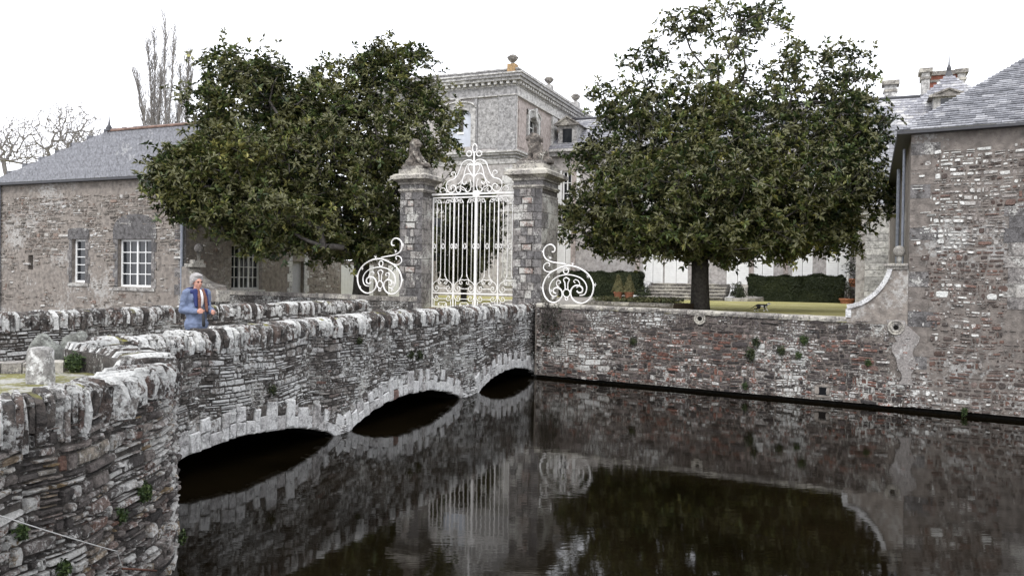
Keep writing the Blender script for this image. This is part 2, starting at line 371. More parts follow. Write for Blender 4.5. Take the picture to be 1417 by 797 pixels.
# ================================================================ setting: water, ground
A0 = gp(250, 665, 0); B0 = gp(745, 518, 0)
BR = Face(A0, B0-A0)                                   # outer face of the bridge, s = 0 at the left, 13.8 at the gate pillar
BU = BR.D; BP = BR.N                                    # along the bridge, and square to it (to the right)
C0 = gp(752, 523, 0); E0 = gp(1417, 583, 0)
MW = Face(C0, E0-C0)                                    # face of the garden wall and of the right tower
LW = Face(gp(302, 402, 2.25), gp(552, 411, 2.25)-gp(302, 402, 2.25)); LWL = (gp(552, 411, 2.25)-gp(302, 402, 2.25)).length
LF = Face(gp(2, 253.4, 6.3), gp(203, 243, 6.3)-gp(2, 253.4, 6.3))       # front of the left pavilion
def deckz(s): return 1.22+.55*min(max(s/14, 0), 1)
def flat(name, pts, z, mat, parent=None, **k):
    return mesh_obj(name, [(p[0], p[1], z) for p in pts], [tuple(range(len(pts)))], mat, parent, rnd=[.5]*len(pts), **k)
flat('water', [(-70, -1), (70, -1), (70, 60), (-70, 60)], 0, M['water'], kind='structure')
mwR = MW(60, 0); gl = BR(14.0, 0, 0.0); gl2 = BR(14.0, 0, -5.3)
lw0 = LW(LWL, 0, -.2); lw1 = LW(-.6, 0, -.2); lfa = LF(-60, 0, -.3); lfb = LF(LF.s(255, 330), 0, -.3)
flat('ground', [mwR, MW(.3, 0, -.2), gl, gl2, lw0, lw1, lfb, lfa, (-900, 60), (-900, 1500), (900, 1500), (900, -20)], 1.87, M['lawn'], kind='structure')
# near bank and road
flat('near_bank', [(-3.6, 3.0), BR(-1.4, 0, -.6), BR(-1.4, 0, -5.2), BR(-22, 0, -5.2), (-30, -25), (60, -25), (60, 3.0)], 1.2, M['road'], kind='structure')
qf = Face((-3.6, 3.0), (1, 0))
sheet('quay_wall', qf, lin(0, 60, 30), [-.6, 1.198], M['mort_dark'], kind='structure')
sd_ = [-16, -8, -2, 0, 3, 6, 9, 12, 14, 15.6]
vs = []
for s in sd_:
    for o in (-.35, -2.6, -5.3): vs.append(BR(s, deckz(s)+.006, o))
mesh_obj('road', vs, [(i*3+j, i*3+j+1, i*3+j+4, i*3+j+3) for i in range(len(sd_)-1) for j in (0, 1)], M['road'], kind='structure', rnd=[.5]*len(vs))
gr0 = BR(14, 0, -.3); gpth = [BR(15.6, 0, -.9), BR(15.6, 0, -4.2), BR(34, 0, -6), BR(34, 0, 1)]
flat('path', gpth, 1.876, M['road'], kind='structure')
# moat bed under the garden side, seen from nowhere but closes the ground sheet to the water
# ================================================================ the bridge
bridge = thing('stone_bridge', 'low stone bridge with three flat arches leading to the white gate', 'bridge', BR(6, 0, -2.6))
ARCH = [(1.25, 2.42, .40), (6.3, 2.38, .40), (11.6, 2.12, .38)]
def arch_z(s, extra=0):
    z = -.5
    for c, a, h in ARCH:
        x = (s-c)/(a+extra*.35)
        if abs(x) < 1: z = max(z, (h+extra+.10)*(1-abs(x)**2.1)**.75-.10)
    return z
def cop_z(s):
    return float(np.interp(s, [-6, 0, 1.75, 6, 8.7, 13.8], [2.0, 2.03, 2.08, 2.145, 2.13, 2.115]))
S_B0, S_B1 = -1.6, 13.75
def bcols(u):
    return sorted([arch_z(u)]+[arch_z(u)+(cop_z(u)-.28-arch_z(u))*k for k in (.33, .66, 1)])
us_ = sorted(set([round(S_B0+.08*i, 3) for i in range(int((S_B1-S_B0)/.08)+1)]))
ph_near = link(bpy.data.objects.new('near_parapet', None)); ph_near.parent = bridge
ph_far = link(bpy.data.objects.new('far_parapet', None)); ph_far.parent = bridge
sheet('mortar', BR, us_, bcols, M['mort_dark'], bridge, d=0, jit=.012)
# vault undersides
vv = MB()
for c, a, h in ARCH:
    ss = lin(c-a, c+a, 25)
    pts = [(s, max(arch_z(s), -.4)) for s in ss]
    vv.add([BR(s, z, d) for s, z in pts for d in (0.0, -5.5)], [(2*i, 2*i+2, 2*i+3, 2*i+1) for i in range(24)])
vv.build('vault', M['algae_shade'], bridge)  # gloom under the arches is put into the near-black base colour
# far face and ends under the deck
sheet('far_face', BR.off(-5.55), us_[::4], bcols, M['mort_dark'], bridge)
def bkeep(u, v, a, b, c, d):
    if v > cop_z(u)-.27: return False
    az = max(arch_z(u, .42), arch_z(a, .42), arch_z(b, .42))
    return c > az-.10 if az > -.4 else c > -.1
def brnd(u, v):
    r = R.random()
    return r
st = wall_stones(BR, S_B0, S_B1, -.12, 1.9, .10, .165, bkeep, (.006, .04), .006, brnd, .03, wl=2.6)
lay(st, bridge, M['bridge'], 'stone', 90)
# voussoirs
def polar(s, z, dist):
    e = .02; dz = (arch_z(s+e)-arch_z(s-e))/(2*e)
    n = V((-dz, 1)).normalized() if abs(dz) < 4 else V((-math.copysign(1, dz)*.97, .25))
    n = V((n[0]*.5, max(n[1], .5))).normalized()
    return s+n[0]*dist, z+n[1]*dist
for c, a, h in ARCH:
    s = c-a*.985; k = 0
    while s < c+a*.98:
        w = R.uniform(.11, .27); s2 = min(s+w, c+a*.995)
        z1, z2 = max(arch_z(s), -.05), max(arch_z(s2), -.05)
        long_ = k % 2 == 0
        two = R.random() < .55
        L = R.uniform(.34, .5) if long_ else R.uniform(.15, .29)
        segs = [(0, L)] if (not long_ or not two) else [(0, L*.48), (L*.48, L)]
        for (l0, l1) in segs:
            q = [polar(s, z1, l0), polar(s2, z2, l0), polar(s2, z2, l1), polar(s, z1, l1)]
            cx_ = sum(p[0] for p in q)/4; cz_ = sum(p[1] for p in q)/4
            pr = R.uniform(.03, .055)
            def PT(i, sh, d): return BR(cx_+(q[i][0]-cx_)*sh+jx[i], max(cz_+(q[i][1]-cz_)*sh+jz[i], -.08), d)
            jx = [R.uniform(-.014, .014) for _ in q]; jz = [R.uniform(-.02, .02) for _ in q]
            vs = [PT(i, .965, -.12) for i in range(4)]+[PT(i, .965, pr*.6) for i in range(4)]+[PT(i, .84, pr) for i in range(4)]
            fs = [(i, (i+1) % 4, 4+(i+1) % 4, 4+i) for i in range(4)]+[(4+i, 4+(i+1) % 4, 8+(i+1) % 4, 8+i) for i in range(4)]+[(8, 9, 10, 11), (3, 2, 1, 0)]
            mesh_obj('voussoir', vs, fs, M['lime'], bridge, rnd=[R.uniform(.0, .1) if R.random() < .05 else R.uniform(.3, 1)]*12)
        # squared packing stone above the short ones
        if not long_:
            q = [polar(s, z1, L+.01), polar(s2, z2, L+.01), polar(s2, z2, L+R.uniform(.16, .24)), polar(s, z1, L+R.uniform(.16, .24))]
            jx = [0]*4; jz = [0]*4; cx_ = sum(p[0] for p in q)/4; cz_ = sum(p[1] for p in q)/4; pr = R.uniform(.012, .03)
            if cz_ > .15:
                vs = [PT(i, .95, -.1) for i in range(4)]+[PT(i, .95, pr*.6) for i in range(4)]+[PT(i, .8, pr) for i in range(4)]
                mesh_obj('stone', vs, fs, M['bridge'], bridge, rnd=[R.choice((.1, .3, .5, .7, .76))]*12)
        s = s2; k += 1
# low stones at the pier feet between the arches
pf = []
for (a, b) in ((3.62, 3.98), (8.6, 9.55), (13.5, 13.75)):
    for (ua, ub, va, vb) in rubble_rects(a, b, -.1, .18, .12, .2):
        g = stone_geo(BR, ua, ub, va, vb, R.uniform(.03, .06), .008)
        if g: pf.append((proj_size(BR(ua, va), .02), g[0], g[1], R.uniform(.4, 1)))
lay(pf, bridge, M['lime'], 'stone', 20)
# near parapet: backing, and the row of edge-set slabs on top
def parapet(root, fc, s0, s1, thick, zf, hbelow, lim, inner=False, out_mat=M['coping'], wmin=.05, wmax=.125):
    s = s0; T = fc.D
    while s < s1:
        w = R.uniform(wmin, wmax) if R.random() < .8 else R.uniform(wmax, wmax*1.5)
        z1 = zf(s)+R.uniform(-.03, .022); z0 = zf(s)-R.uniform(.27, .38)
        g = slab_geo(fc(s+w/2, 0, .035+R.uniform(-.03, .025)), fc(s+w/2, 0, -thick-.03), T, z0, z1, w-.008)
        mesh_obj('coping_stone', g[0], g[1], out_mat, root, rnd=[R.random()]*len(g[0]), smooth=False)
        s += w*.96
    core = MB()
    ss = lin(s0, s1, 24)
    core.add([fc(x, y, d) for x in ss for (y, d) in ((zf(x)-.05, -.02), (zf(x)-.05, -thick+.02))], [(2*i, 2*i+1, 2*i+3, 2*i+2) for i in range(23)])
    core.add([fc(x, y, -.012) for x in ss for y in (zf(x)-.05, zf(x)-.45)], [(2*i, 2*i+1, 2*i+3, 2*i+2) for i in range(23)])
    core.add([fc(x, y, -thick) for x in ss for y in (zf(x)-.05, deckz(x)-.2)], [(2*i, 2*i+1, 2*i+3, 2*i+2) for i in range(23)])
    core.build('parapet_core', M['mort_dark'], root)
parapet(ph_near, BR, -1.2, 13.7, .42, cop_z, 0, 0)
# far parapet: inner side towards the viewer
FP = BR.off(-5.02)
def cop_f(s): return 2.125
parapet(ph_far, FP, -9.0, 14.6, .45, cop_f, 0, 0, wmin=.06, wmax=.15)
sheet('far_mortar', FP, lin(-9, 14.6, 60), lambda u: [deckz(u)-.1, (deckz(u)+1.85)/2, 1.86], M['mort_dark'], bridge, d=-.01, jit=.01)
st = wall_stones(FP, -8, 14.6, 1.15, 1.86, .11, .22, lambda u, v, a, b, c, d: v > deckz(u), (.005, .04), .01, None, .015)
lay(st, ph_far, M['bridge'], 'stone', 40)

# ================================================================ the curved wing wall, nearest to the camera
ZW = 2.0
Op = [gp(-150, 600, ZW), gp(-70, 577, ZW), gp(0, 557, ZW), gp(100, 535, ZW), gp(160, 521, ZW), gp(205, 510, ZW), gp(236, 502, ZW), gp(246, 496, ZW), gp(243, 489, ZW), gp(232, 484, ZW), gp(215, 480, ZW), gp(195, 476, ZW), gp(172, 473, ZW), gp(150, 471, ZW), gp(125, 470, ZW)]
Ip = [gp(-170, 560, ZW), gp(-70, 552, ZW), gp(0, 541, ZW), gp(60, 531, ZW), gp(90, 525, ZW), gp(112, 520, ZW), gp(140, 512, ZW), gp(158, 506, ZW), gp(161, 497, ZW), gp(156, 489, ZW), gp(146, 484, ZW), gp(130, 480.5, ZW), gp(114, 478.5, ZW), gp(100, 476.5, ZW), gp(87, 475, ZW)]
def smooth_poly(P, n=12):
    out = []
    for i in range(len(P)-1):
        p0 = P[max(i-1, 0)]; p1 = P[i]; p2 = P[i+1]; p3 = P[min(i+2, len(P)-1)]
        for k in range(n):
            t = k/n
            out.append(.5*((2*p1)+(-p0+p2)*t+(2*p0-5*p1+4*p2-p3)*t*t+(-p0+3*p1-3*p2+p3)*t**3))
    out.append(P[-1]); return out
OS = smooth_poly(Op); IS = smooth_poly(Ip)
cum = [0]
for a, b in zip(OS, OS[1:]): cum.append(cum[-1]+(b-a).length)
WL = cum[-1]
cumI = np.array(cum); OA = np.array([tuple(p) for p in OS]); IA = np.array([tuple(p) for p in IS])
def at_(arr, s): return V((float(np.interp(s, cumI, arr[:, 0])), float(np.interp(s, cumI, arr[:, 1])), 0))
class Wing:
    def __call__(s, u, v, d=0):
        p = at_(OA, u); t = (at_(OA, u+.12)-at_(OA, u-.12)).normalized(); n = V((t.y, -t.x, 0))
        return p+n*(d-.03+.012*(2-v))+V((0, 0, v))
WG = Wing()
wing = thing('wing_wall', 'lichened curved stone wall with upright slab coping in the left foreground', 'wall', (OS[60][0], OS[60][1], 0))
s = 0.0
while s < WL-.05:
    far = s > cum[7*12]
    w = R.uniform(.06, .135) if not far else R.uniform(.06, .11)
    if R.random() < .12: w *= 1.4
    o = at_(OA, s+w/2); i_ = at_(IA, s+w/2); t = (at_(OA, s+w)-at_(OA, s)).normalized()
    ww = (i_-o).length
    z1 = ZW+R.uniform(-.04, .025); z0 = ZW-R.uniform(.25, .42)
    A_ = (i_-o).normalized(); T = V((A_.y, -A_.x, 0)); T = T if T.dot(t) > 0 else -T
    # at the inner side the slabs crowd together: the slab runs parallel-sided to the middle then thins
    g = slab_geo(o-(i_-o).normalized()*R.uniform(-.035, .03), i_, T, z0, z1, w*.84)
    vs = []
    wi = max((at_(IA, s+w)-at_(IA, s)).length, .02)
    for v in g[0]:
        v = V(v); q = (V((v.x, v.y, 0))-o).dot(A_)/max(ww, .01); k = 1+(min(wi/w, 1.6)-1)*max(0, min(q, 1))
        c = o+A_*((V((v.x, v.y, 0))-o).dot(A_)); r_ = V((v.x, v.y, 0))-c
        vs.append(c+r_*k+V((0, 0, v.z)))
    mesh_obj('coping_stone', vs, g[1], M['coping'], wing, rnd=[R.random()]*len(vs))
    s += w
uw = [i*.07 for i in range(int(WL/.07)+1)]
sheet('mortar', WG, uw, [-.6, 0, .5, 1.0, 1.4, 1.72], M['mort_dark'], wing, d=-.012, jit=.012)
# fill under the coping and the inner face
tops = MB(); k_ = lin(0, WL, 90)
tops.add([V((*(at_(a, u))[:2], ZW-.07)) for u in k_ for a in (OA, IA)], [(2*i, 2*i+1, 2*i+3, 2*i+2) for i in range(89)])
tops.add([V((*(at_(IA, u))[:2], z)) for u in k_ for z in (1.15, ZW-.07)], [(2*i, 2*i+1, 2*i+3, 2*i+2) for i in range(89)])
tops.add([V((*(at_(OA, u)+(at_(IA, u)-at_(OA, u)).normalized()*.05)[:2], z)) for u in k_ for z in (1.6, ZW-.07)], [(2*i, 2*i+1, 2*i+3, 2*i+2) for i in range(89)])
tops.build('wall_core', M['mort_dark'], wing)
st = wall_stones(WG, 0.0, WL, -.35, 1.74, .105, .20, None, (.008, .045), .007, None, .035)
lay(st, wing, M['wing'], 'stone', 200)
# mossy platform behind it, its kerb, bollard, boulders
plat = [gp(-170, 562, 1.7), gp(-60, 552, 1.7)]
flat('mossy_ledge', [(-3.55, 3.2), *[tuple(at_(IA, u))[:2] for u in lin(0, WL, 30)], *[tuple(BR(x, 0, -.45)) for x in (-1.4,)], *[tuple(gp(px, 505, 1.72))[:2] for px in (90, 40, 0, -60)], (-12, 5)], 1.7, M['moss'], kind='structure')
kf = Face(gp(-60, 519, 1.7), gp(92, 515, 1.7)-gp(-60, 519, 1.7))
kl = kf.s(88, 515)
kb = thing('stone_kerb', 'long pale stone kerb edging the mossy ledge behind the bollard', 'kerb', kf(kl/2, 1.2))
for i in range(5):
    a, b = kl*i/5+.006, kl*(i+1)/5-.006
    m_ = MB(); m_.fbox(kf, a, b, 1.15, 1.82+R.uniform(-.01, .01), -.28, 0, R.uniform(.5, 1)); m_.build('kerb_stone', M['cap'], kb)
bp_ = gp(56, 530, 1.7); s_ = (bp_-CAM).length/F
mb = MB(); ang = [0, .8, 1.55, 2.4, 3.1, 3.9, 4.75, 5.5]
prof = [(14.5, -3), (14.4, 6), (14.0, 20), (13.4, 33), (13.0, 39), (12.0, 41.5), (6.5, 43)]
vs = []
for (q, z) in prof:
    for i in range(12):
        a = 2*math.pi*i/12; c, s1 = math.cos(a), math.sin(a); qq = q*(abs(c)**3.4+abs(s1)**3.4)**(-1/3.4)*R.uniform(.97, 1.03)
        vs.append(bp_+V((c*qq*s_, s1*qq*s_*.8, z*s_+R.uniform(-.003, .003))))
fs = [(i*12+k, i*12+(k+1) % 12, (i+1)*12+(k+1) % 12, (i+1)*12+k) for i in range(6) for k in range(12)]+[tuple(range(72, 84))]
mesh_obj('stone_bollard', vs, fs, stone_mat('bollard_stone', [(0, (.3, .29, .28)), (1, (.36, .35, .33))], lich=(.8, .8, .78), lt=.56, ls=5, dark=.5, dt=.52), None, rnd=[.5]*len(vs), smooth=True,
         label='short lichened square stone bollard standing on the mossy ledge', cat='bollard')
def boulder(c, sx, sy, sz, mat, label, cat, seed, name='boulder'):
    bm = bmesh.new(); bmesh.ops.create_icosphere(bm, subdivisions=3, radius=1)
    vs = []
    for v in bm.verts:
        n = 1+.22*mnoise.noise(v.co*1.3+V((seed, 0, 0)))+.07*mnoise.noise(v.co*4)
        vs.append(V(c)+V((v.co.x*sx*n, v.co.y*sy*n, max(v.co.z, -.3)*sz*n)))
    fs = [[v.index for v in f.verts] for f in bm.faces]
    mesh_obj(name, vs, fs, mat, None, rnd=[.5]*len(vs), smooth=True, label=label, cat=cat)
gst = stone_mat('grey_boulder_stone', [(0, (.17, .18, .16)), (1, (.2, .2, .18))], lich=(.3, .31, .28), lt=.6, ls=3, dark=.7, dt=.5)
q = gp(14, 512, 1.6); boulder(q+V((0, .7, 0)), .22, .3, .38, gst, 'rounded grey boulder at the left edge behind the stone kerb', 'boulder', 1)
q = gp(76, 506, 1.6); boulder(q+V((-.05, .6, 0)), .22, .28, .42, gst, 'rounded grey boulder between the bollard and the curved wall end', 'boulder', 5)

# ================================================================ garden wall on the right (moat wall)
mwl = MW.s(1172, 439)
mwall = thing('garden_retaining_wall', 'long red and grey rubble wall rising from the moat right of the gate', 'wall', MW(4, 0, -.3))
def mtop(u): return float(np.interp(u, [0, 8.1, 9.6], [2.15, 2.06, 2.05]))
S_T = MW.s(1256, 450)                                  # left corner of the tower
sheet('mortar', MW, lin(-.3, S_T, 70), lambda u: [.08, .6, 1.2, mtop(u)-.12], M['mort_moat'], mwall, d=0, jit=.012)
sheet('footing', MW, lin(-.3, 60, 40), [-.6, .09], M['algae_shade'], mwall, d=-.10)  # dark waterline band: overhang shade painted in along with the algae
def mrnd(u, v):
    r = R.random()
    if v > 1.55 and r > .5: r = r*.45
    return r
def mkeep(u, v, a, b, c, d):
    if v > mtop(u)-.10: return False
    if abs(u-hole[0]) < .15+(b-a)/2 and abs(v-hole[1]) < .13+(d-c)/2: return False
    ru, rz = ring[0]
    if (u-ru)**2+(v-rz)**2 < .03: return False
    # rendered patch below the second ring, near the tower
    e = (u-(S_T-.25))/.5+.35*mnoise.noise(V((u*3, v*3, 2)))
    if e > -.25 and v > .75 and R.random() < .85: return False
    if e > -1.3 and v > 1.5: return R.random() < .4
    return True
hole = MW.hit(1138, 541); ring = [MW.hit(969, 441), MW.hit(1240, 453)]
st = wall_stones(MW, -.25, S_T+.2, .09, 2.06, .12, .19, mkeep, (.006, .04), .006, mrnd, .025)
lay(st, mwall, M['moat'], 'stone', 200)
# flat slab coping
s = -.25
while s < mwl-.02:
    w = R.uniform(.55, 1.0); w = min(w, mwl-s)
    if mwl-(s+w) < .3: w = mwl-s
    z1 = mtop(s+w/2)
    vs = []
    nn = 6
    for i in range(nn):
        x = s+.006+(w-.012)*i/(nn-1)
        for (d, z) in ((.05+R.uniform(-.012, .012), -.115+R.uniform(-.015, .015)), (.065+R.uniform(-.012, .012), -.05), (.045+R.uniform(-.01, .01), -.008), (-.1, .004+R.uniform(-.006, .006)), (-.34, .0), (-.36, -.11)):
            vs.append(MW(x, z1+z, d))
    fs = [(i*6+j, i*6+(j+1) % 6, (i+1)*6+(j+1) % 6, (i+1)*6+j) for i in range(nn-1) for j in range(6)]+[(5, 4, 3, 2, 1, 0), tuple((nn-1)*6+j for j in range(6))]
    mesh_obj('coping_stone', vs, fs, M['cap'], mwall, rnd=[R.uniform(.3, 1)]*len(vs)); s += w
def ring_obj(c, rad, lbl, root):
    mb = MB(); S = MW.off(.0)
    P = S(c[0], c[1], .03)
    mb.lathe(P, [(rad*1.0, -.05), (rad*1.0, .015), (rad*.93, .03), (rad*.80, .03), (rad*.74, .006), (rad*.66, .006), (rad*.60, .028), (rad*.42, .022), (rad*.36, -.02), (rad*.1, -.025)], 24, .9, ax=MW.D, ay=V((0, 0, 1)), az=MW.N)
    o = mb.build('drain_ring', M['cap'], root, smooth=False, label=lbl)
    m2 = MB(); m2.lathe(P+MW.N*.0, [(rad*.33, -.03), (rad*.3, .012), (rad*.1, .014)], 12, .1, ax=MW.D, ay=V((0, 0, 1)), az=MW.N); m2.build('drain_plug', M['algae_shade'], o)
ring_obj(ring[0], .155, 'white carved stone ring high in the garden wall', mwall)
# square drain hole with pale surround
h0, h1 = hole
for (a, b, c, d) in ((-.16, .16, .09, .15), (-.17, .17, -.17, -.09), (-.17, -.10, -.09, .09), (.10, .17, -.09, .09)):
    g = stone_geo(MW, h0+a-R.uniform(0, .05), h0+b+R.uniform(0, .05), h1+c, h1+d+R.uniform(0, .02), .03, .004)
    mesh_obj('drain_surround', g[0], g[1], M['plaster'], mwall, rnd=[.5]*len(g[0]))
m_ = MB(); m_.fbox(MW, h0-.1, h0+.1, h1-.1, h1+.085, -.1, .012, .5); m_.build('drain_hole', M['dark'], mwall)
# sweeping scroll wall with a ball on its pier
scr = thing('scroll_wall', 'curved sweeping wall end with stone ball between garden wall and tower', 'wall', MW(8.7, 2.0, -.2))
px_ = [(1172, 421), (1180, 420), (1190, 417), (1200, 411), (1210, 403), (1217, 395), (1223, 386), (1227, 377), (1229, 370)]
cur = [MW.hit(*p) for p in px_]
SE = S_T-.005
fs = []; vs = []
cc = cur+[(SE, cur[-1][1])]
for (u, z) in cc:
    for d in (.012, -.3):
        vs += [MW(u, 1.93, d), MW(u, z-.03, d)]
for i in range(len(cc)-1):
    b = i*4; fs += [(b, b+4, b+5, b+1), (b+2, b+3, b+7, b+6), (b+1, b+5, b+7, b+3)]
fs += [(0, 1, 3, 2)]
mesh_obj('wall_panel', vs, fs, M['plaster'], scr, rnd=[.5]*len(vs))
# moulded rim following the curve, in separate blocks
for i in range(len(cur)-1):
    (u0, z0), (u1, z1) = cur[i], cur[i+1]; t = V((u1-u0, z1-z0)).normalized(); n = V((-t[1], t[0]))
    L = [(u0, z0), (u1, z1), (u1-n[0]*.0+n[0]*-.10, z1-n[1]*.10), (u0-n[0]*.10, z0-n[1]*.10)]
    if i > 0: tp = V((cur[i][0]-cur[i-1][0], cur[i][1]-cur[i-1][1])).normalized(); n0 = V((-(t+tp)[1], (t+tp)[0])).normalized(); L[3] = (u0-n0[0]*.10, z0-n0[1]*.10)
    if i < len(cur)-2: tn = V((cur[i+2][0]-u1, cur[i+2][1]-z1)).normalized(); n1 = V((-(t+tn)[1], (t+tn)[0])).normalized(); L[2] = (u1-n1[0]*.10, z1-n1[1]*.10)
    vs = [MW(a, b, d) for d in (.055, -.34) for (a, b) in L]
    mesh_obj('rim_stone', vs, [(3, 2, 1, 0), (4, 5, 6, 7), (0, 1, 5, 4), (1, 2, 6, 5), (2, 3, 7, 6), (3, 0, 4, 7)], M['lime'], scr, rnd=[R.uniform(.5, 1)]*8)
m_ = MB(); m_.fbox(MW, cur[0][0]-.02, cur[0][0]+.10, 2.06, cur[0][1]-.10, -.34, .04, .9); m_.build('end_block', M['lime'], scr)
pz = MW.z(1240, 367); u0, u1 = MW.s(1228, 367), S_T-.01
m_ = MB(); m_.fbox(MW, u0-.03, u1, cur[-1][1]-.035, cur[-1][1]+.03, -.36, .06, .7).fbox(MW, u0-.07, u1, cur[-1][1]+.03, cur[-1][1]+.09, -.4, .10, .8); m_.build('pier_cap', M['cap'], scr)
bc = MW.hit(1243.5, 348); br_ = .135
m_ = MB(); prof = [(.05, cur[-1][1]+.088), (.065, bc[1]-br_*.9)]+[(br_*math.cos(a), bc[1]+br_*math.sin(a)) for a in lin(-1.1, 1.5, 12)]
m_.lathe(MW(bc[0], 0, -.14), [(max(a, .005), b) for a, b in prof], 20, .5); m_.build('stone_ball', stone_mat('ball_stone', [(0, (.3, .28, .25)), (1, (.3, .28, .25))], lich=(.5, .5, .45), lt=.6, ls=3), scr, smooth=True)

# ================================================================ walls with openings, windows, slate roofs
def holed(S, u0, u1, v0, v1, holes, mat, root, name='wall', reveal=.22, du=.6, jit=0, topf=None):
    us = sorted(set([u0, u1]+[h[0] for h in holes]+[h[1] for h in holes]+[round(u0+du*i, 3) for i in range(1, int((u1-u0)/du)+1) if u0+du*i < u1-.05]))
    zs = sorted(set([v0, v1]+[h[2] for h in holes]+[h[3] for h in holes]+[round(v0+du*i, 3) for i in range(1, int((v1-v0)/du)+1) if v0+du*i < v1-.05]))
    mb = MB()
    vs = [S(u, v, 0) for u in us for v in zs]; m = len(zs); fs = []
    for i in range(len(us)-1):
        for j in range(m-1):
            cu = (us[i]+us[i+1])/2; cv = (zs[j]+zs[j+1])/2
            if any(h[0] < cu < h[1] and h[2] < cv < h[3] for h in holes): continue
            fs.append((i*m+j, (i+1)*m+j, (i+1)*m+j+1, i*m+j+1))
    mb.add(vs, fs)
    for (a, b, c, d) in [h[:4] for h in holes]:
        for (p, q) in (((a, c), (a, d)), ((a, d), (b, d)), ((b, d), (b, c)), ((b, c), (a, c))):
            mb.add([S(*p, 0), S(*q, 0), S(*q, -reveal), S(*p, -reveal)], [(0, 1, 2, 3)])
        mb.add([S(a-.3, c-.1, -reveal-.35), S(b+.3, c-.1, -reveal-.35), S(b+.3, d+.1, -reveal-.35), S(a-.3, d+.1, -reveal-.35)], [(0, 1, 2, 3)])
    return mb.build(name, mat, root)
def window(S, root, a, b, c, d, cas, cols, rows, mat, rec=.14, fw=.055, bw=.022, sill=True, label=None, glass=None):
    fr = MB()
    for (x0, x1, y0, y1) in ((a, a+fw, c, d), (b-fw, b, c, d), (a+fw, b-fw, c, c+fw), (a+fw, b-fw, d-fw, d)):
        fr.fbox(S, x0, x1, y0, y1, -rec-.05, -rec)
    o = fr.build('window', mat, root, **({'label': label} if label else {}))
    iw = (b-a-2*fw)
    cw = iw/cas
    for k in range(cas):
        x0 = a+fw+cw*k; x1 = x0+cw
        if k: m_ = MB(); m_.fbox(S, x0-.035, x0+.035, c+fw, d-fw, -rec-.045, -rec+.012); m_.build('mullion', mat, o)
        pw = cw/cols; ph = (d-c-2*fw)/rows
        for i in range(1, cols):
            m_ = MB(); m_.fbox(S, x0+pw*i-bw/2, x0+pw*i+bw/2, c+fw, d-fw, -rec-.03, -rec-.004); m_.build('glazing_bar', mat, o)
        for j in range(1, rows):
            m_ = MB(); m_.fbox(S, x0+.004, x1-.004, c+fw+ph*j-bw/2, c+fw+ph*j+bw/2, -rec-.032, -rec-.006); m_.build('glazing_bar', mat, o)
        for i in range(cols):
            for j in range(rows):
                xa = x0+pw*i; za = c+fw+ph*j; t = R.uniform(-.004, .004)
                mesh_obj('pane', [S(xa, za, -rec-.036), S(xa+pw, za, -rec-.036+t), S(xa+pw, za+ph, -rec-.036-t), S(xa, za+ph, -rec-.036)], [(0, 1, 2, 3)], glass or M['glass'], o)
    return o
def slates(root, O, e, up, nrm, rng, v1, w, h, mat, limit, tone=None, lift=.026):
    out = []; v = 0; row = 0
    while v < v1:
        a, b = rng(v+h/2); u = a-(w/2 if row % 2 else 0)-R.random()*.02
        while u < b:
            ww = w*R.uniform(.8, 1.2); x0 = max(u, a); x1 = min(u+ww-.004, b)
            if x1-x0 > .03:
                dl = lift+R.uniform(-.004, .012); hh = h*R.uniform(.94, 1.06); s1 = R.uniform(-.006, .006); bt = v+R.uniform(-.008, .006)
                P = [O+e*x0+up*(bt)+nrm*dl, O+e*x1+up*(bt+s1)+nrm*(dl+R.uniform(-.003, .004)), O+e*x1+up*(v+hh*1.15)+nrm*.003, O+e*x0+up*(v+hh*1.15)+nrm*.003, O+e*x0+up*bt-nrm*.004, O+e*x1+up*(bt+s1)-nrm*.004]
                r = R.random()**1.3
                out.append((proj_size(P[0], (x1-x0)*h), P, [(0, 1, 2, 3), (4, 5, 1, 0), (4, 0, 3), (5, 2, 1)], tone(r, x0, v) if tone else r))
            u += ww
        v += h*R.uniform(.95, 1.05); row += 1
    lay(out, root, mat, 'slate', limit, 'slates', smooth=False)

# ================================================================ the right tower at the water
tower = thing('moat_tower', 'tall rubble corner building with slate roof rising from the water at the right', 'building', MW(13, 0, -3))
EZ = 6.27; SD = V((.41, .912, 0)).normalized()
S_E = 24.0
quoinR = MW.s(1403, 380)
sheet('wall', MW, lin(S_T, S_E, 60), lin(.09, EZ, 16), M['plaster_r'], tower, d=.004, jit=.006)
TS = Face(MW(S_T, 0), SD)                              # courtyard side; its own normal faces right, so draw it plainly
vs = [MW(S_T, 0, 0)+SD*t+V((0, 0, z)) for t in lin(0, 20, 8) for z in lin(1.6, EZ, 5)]
mesh_obj('side_wall', vs, [(i*5+j, i*5+j+1, (i+1)*5+j+1, (i+1)*5+j) for i in range(7) for j in range(4)], M['plaster_r'], tower, rnd=[.5]*len(vs))
def tkeep(u, v, a, b, c, d):
    if u < S_T+.45+.25*mnoise.noise(V((v*1.5, 0, 0))) and v > .9: return R.random() < .12
    if u > quoinR-.12 and 1.9 < v < 4.4: return False
    if v > EZ-.42: return False
    n = mnoise.noise(V((u*.9, v*1.1, 5)))+.5*mnoise.noise(V((u*2.6, v*3, 9)))
    up = 1.15 if 3.7 < v < 5.75 else (1.0 if 2.4 < v <= 3.7 else (.9 if v < .75 else .52))
    return (.65+R.random()*.7) if R.random() < up*1.12+.08+n*.62 else False
def trnd(u, v):
    r = R.random()
    if v > 3.8+.5*mnoise.noise(V((u, v, 3))): return min(1, .68+.32*r) if R.random() < .74 else r*.6
    return r*.62 if R.random() < .72 else r
st = wall_stones(MW, S_T, 12.6, .09, EZ, .115, .15, tkeep, (.018, .04), .012, trnd, .02)
lay(st, tower, M['rbuild'], 'stone', 200)
